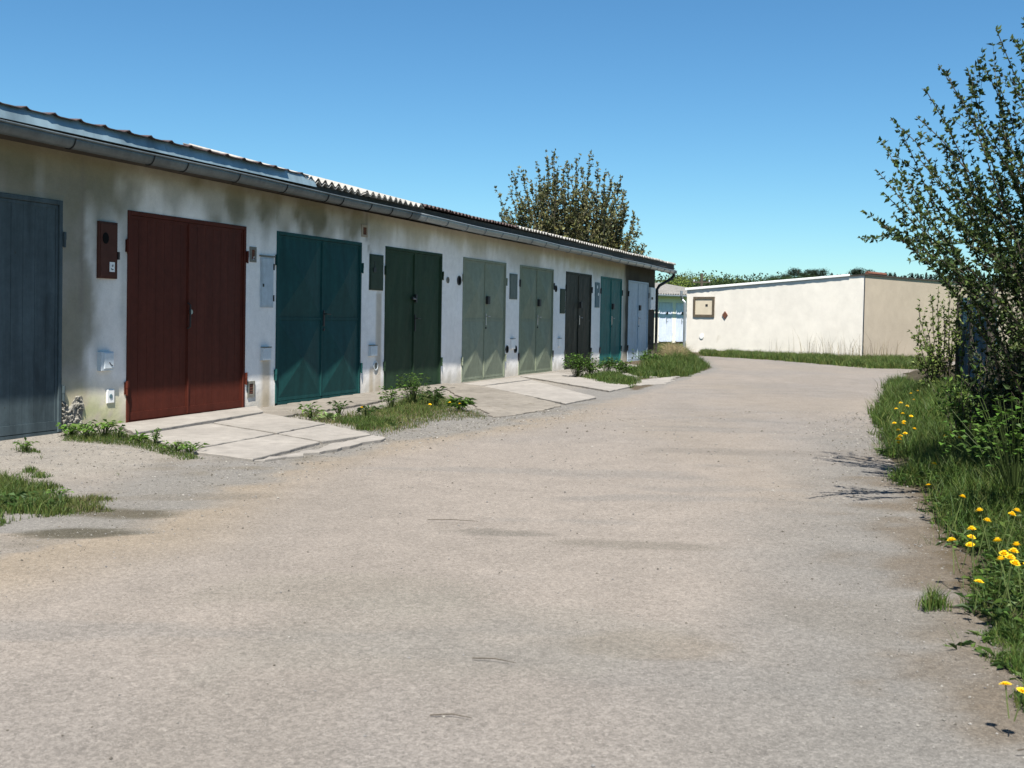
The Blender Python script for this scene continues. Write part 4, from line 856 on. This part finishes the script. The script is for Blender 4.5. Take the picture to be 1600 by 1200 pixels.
def far_conifer(cols, pine):
    o = empty('conifer', (0, 0, 0), cat='tree'); MB().tube([(0, 0, 0), (0, 0, .95)], [.018, .004], 6).build('trunk', M['bark'], o); lv = Leaves()
    if pine:
        cl = [(RNG.normal(0, .1), RNG.normal(0, .1), z, RNG.uniform(.05, .11)) for z in RNG.uniform(.5, .95, 26)]
        for k in range(10000): c = cl[RNG.integers(len(cl))]; v = rv(); lv.add(np.array(c[:3]) + v * c[3] * [1.1, 1.1, .9] * RNG.random(), rv(), rv(), .022, .01, tint(cols[RNG.integers(len(cols))], .3))
    else:
        for k in range(5000):
            z = 1 - RNG.random() ** .6 * .85; a = RNG.uniform(0, 6.28); rr = (1 - z) * .24 * RNG.uniform(.4, 1) * (.75 + .25 * math.sin(z * 70)); lv.add((rr * math.cos(a), rr * math.sin(a), z), (math.cos(a), math.sin(a), -.3), rv(), .03, .012, tint(cols[RNG.integers(len(cols))], .3))
    lv.build('crown', o, 'leaf_far'); return o
FB = [far_broad([(.12, .17, .03), (.15, .19, .04)], 1), far_broad([(.035, .065, .02), (.028, .05, .018)], 2), far_broad([(.1, .11, .035), (.08, .1, .03)], 3)]
FC = [far_conifer([(.018, .032, .02), (.025, .04, .022)], True), far_conifer([(.016, .03, .022), (.022, .038, .024)], False)]
firsts = {}
def far_tree(kind, x, ytop, Yd, label, group, wfac=1.0):
    src = (FB + FC)[kind]; top = Q(x, ytop, Yd); zb = float(land(np.array([top.x]), np.array([Yd]))[0]) - .2; h = top.z - zb; sc = (h * wfac, h * wfac, h)
    if kind not in firsts: firsts[kind] = 1; src.location = (top.x, Yd, zb); src.scale = sc; src.rotation_euler = (0, 0, 0); tag(src, label, 'tree', group)
    else: copy_thing(src, (top.x, Yd, zb), sc, RNG.uniform(0, 6.28), label, group)
for i, x in enumerate(np.arange(1030, 1180, 9)): far_tree(i % 2 if x < 1120 else 1, x + RNG.uniform(-3, 3), 432 + RNG.uniform(-7, 7), RNG.uniform(95, 120), 'light green broadleaf tree in the belt beyond the far garages' if (i % 2 == 0 and x < 1120) else 'mid green broadleaf tree in the belt left of the pines', 'light trees beyond the far garages' if (i % 2 == 0 and x < 1120) else 'mid green trees left of the pines', RNG.uniform(1.0, 1.5))
far_tree(2, 1066, 421, 125, 'taller thin tree sticking out of the light green belt', None, .7)
for i, x in enumerate(np.arange(1150, 1270, 10)): far_tree(1, x, 438 + RNG.uniform(-7, 4) - (x - 1150) * .07, RNG.uniform(130, 150), 'mid green broadleaf tree in the belt left of the pines', 'mid green trees left of the pines', 1.3)
for (x, y, w_, lb) in ((1247, 418, 1.5, 'tallest broad dark pine in the middle of the skyline group'), (1265, 424, 1.2, 'lower pine between the two tallest skyline pines'), (1279, 419, 1.5, 'rightmost tall pine of the skyline group'), (1230, 427, 1.1, 'small pine just left of the tallest skyline pine'), (1212, 430, 1.1, 'leftmost small pine of the skyline group'), (1346, 418, 1.6, 'lone broad pine rising behind the roof corner of the white building'), (1386, 426, 1.3, 'lone dark pine above the beige wall, right of the roof corner')): far_tree(3, x, y, RNG.uniform(165, 180), lb, 'skyline pines', w_)
for i, x in enumerate(np.arange(1300, 1780, 7)): far_tree(4, x + RNG.uniform(-2, 2), 427 + RNG.uniform(-4, 4), RNG.uniform(200, 240), 'dark spruce in the even far row above the beige wall', 'far spruces', RNG.uniform(.9, 1.4))
for i, x in enumerate(np.arange(1180, 1300, 9)): far_tree(4, x + RNG.uniform(-2, 2), 437 + RNG.uniform(-3, 3), RNG.uniform(180, 200), 'dark spruce between the skyline pines', 'spruces between the pines', 1.4)
# distant wood mass behind
lv = Leaves()
for k in range(60000):
    x = RNG.uniform(-250, 500); y = 300 + RNG.uniform(0, 60); zb = float(-.3 + 5.5 + 3); z = zb + RNG.uniform(-4, 4.5 + 2.5 * float(vn(x / 6., 0, 3))); lv.add((x, y, z), rv(), rv(), .8, .5, tint((.025, .04, .022), .3))
lv.P = lv.P; o = lv.build('far_wood', None, 'leaf_far'); tag(o, kind='stuff', label='dark distant wood on the horizon')
# utility pole
p = Q(1096, 460, 88); up = empty('utility_pole', (p.x, 88, -.4), label='thin wooden utility pole with a crossarm above the far garages roof', cat='pole')
ht = Q(1096, 427, 88).z + .4
MB().tube([(0, 0, 0), (0, 0, ht)], [.14, .1], 8).build('post', M['bark'], up); MB().box(-.7, .7, -.05, .05, ht - .75, ht - .65).box(-.5, .5, -.05, .05, ht - 1.35, ht - 1.25).build('crossarm', M['bark'], up)
for k in (-.6, 0, .6): MB().tube([(k, 0, ht - .65), (k, 0, ht - .5)], [.05, .06], 8).build('insulator', M['white_plastic'], up)

for (x, y, a, L, lb) in ((738, 1028, .3, .16, 'thin dry twig lying on the road in the foreground'), (668, 812, .1, .3, 'longer faint dry stem lying across the middle of the road'), (672, 1117, .15, .13, 'short dry twig on the road near the bottom edge'), (1590, 1172, .4, .05, 'dark curled leaf stalk at the bottom right corner')):
    p = G(x, y, .004); o = MB().tube([(0, 0, 0), (L * .5, .01, .004), (L, -.006, .002)], [.0025, .0022, .001], 5).build('twig', M['twig']); o.location = p; o.rotation_euler = (0, 0, -a); tag(o, lb, 'twig')
# ---------------------------------------------------------------- loose stones on the yard
q = np.stack([RNG.uniform(-8, 5, 150000), RNG.uniform(2.4, 15, 150000)], 1)
iv = inpoly(q[:, 0], q[:, 1], VERGE); dl = dist_pl(q[:, 0], q[:, 1], ROAD_L); dr = dist_pl(q[:, 0], q[:, 1], ROAD_R)
pr = .1 + .5 * ss(.9, .0, dl) + .75 * ss(1.0, .1, dr + (fbm(q[:, 0], q[:, 1], 5) - .5)); pr = pr + .5 * ((inpoly(q[:, 0], q[:, 1], list(ROAD_L) + [Vector((-9, 40, 0)), Vector((-20, 0, 0))])) & (q[:, 0] < 2)); k = (RNG.random(len(q)) < pr * .6) & ~(iv & (dr > .25)); q = q[k]
n = len(q); s_ = (.0018 + .0065 * RNG.random(n) ** 4)[:, None] * np.clip(q[:, 1:2] / 6, .8, 2); base = np.array([[1, 0, 0], [0, 1, 0], [-1, 0, 0], [0, -1, 0], [0, 0, .7], [0, 0, -.5]])
V = np.zeros((n, 6, 3)); V[:] = base[None]; V *= RNG.uniform(.6, 1.3, (n, 6, 1)); a = RNG.uniform(0, 6.28, n); ca, sa = np.cos(a)[:, None], np.sin(a)[:, None]
vx = V[:, :, 0] * ca - V[:, :, 1] * sa; vy = V[:, :, 0] * sa + V[:, :, 1] * ca; V[:, :, 0] = vx; V[:, :, 1] = vy; V *= s_[:, :, None]; V[:, :, 0] += q[:, 0:1]; V[:, :, 1] += q[:, 1:2]
V[:, :, 2] += ((fbm(q[:, 0] * .6, q[:, 1] * .6, 8) - .5) * .03 - .008)[:, None]
Ft = np.array([[0, 1, 4], [1, 2, 4], [2, 3, 4], [3, 0, 4], [1, 0, 5], [2, 1, 5], [3, 2, 5], [0, 3, 5]]); F = (np.arange(n)[:, None, None] * 6 + Ft[None]).reshape(-1, 3)
cc = np.array([[.2, .19, .17], [.15, .145, .14], [.1, .09, .075], [.21, .2, .185]])[RNG.integers(4, size=n)] * RNG.uniform(.6, 1.2, (n, 1))
o = mesh_obj('pebbles', V.reshape(-1, 3), F, M['stone'], col=np.repeat(cc, 6, 0)); tag(o, kind='stuff')
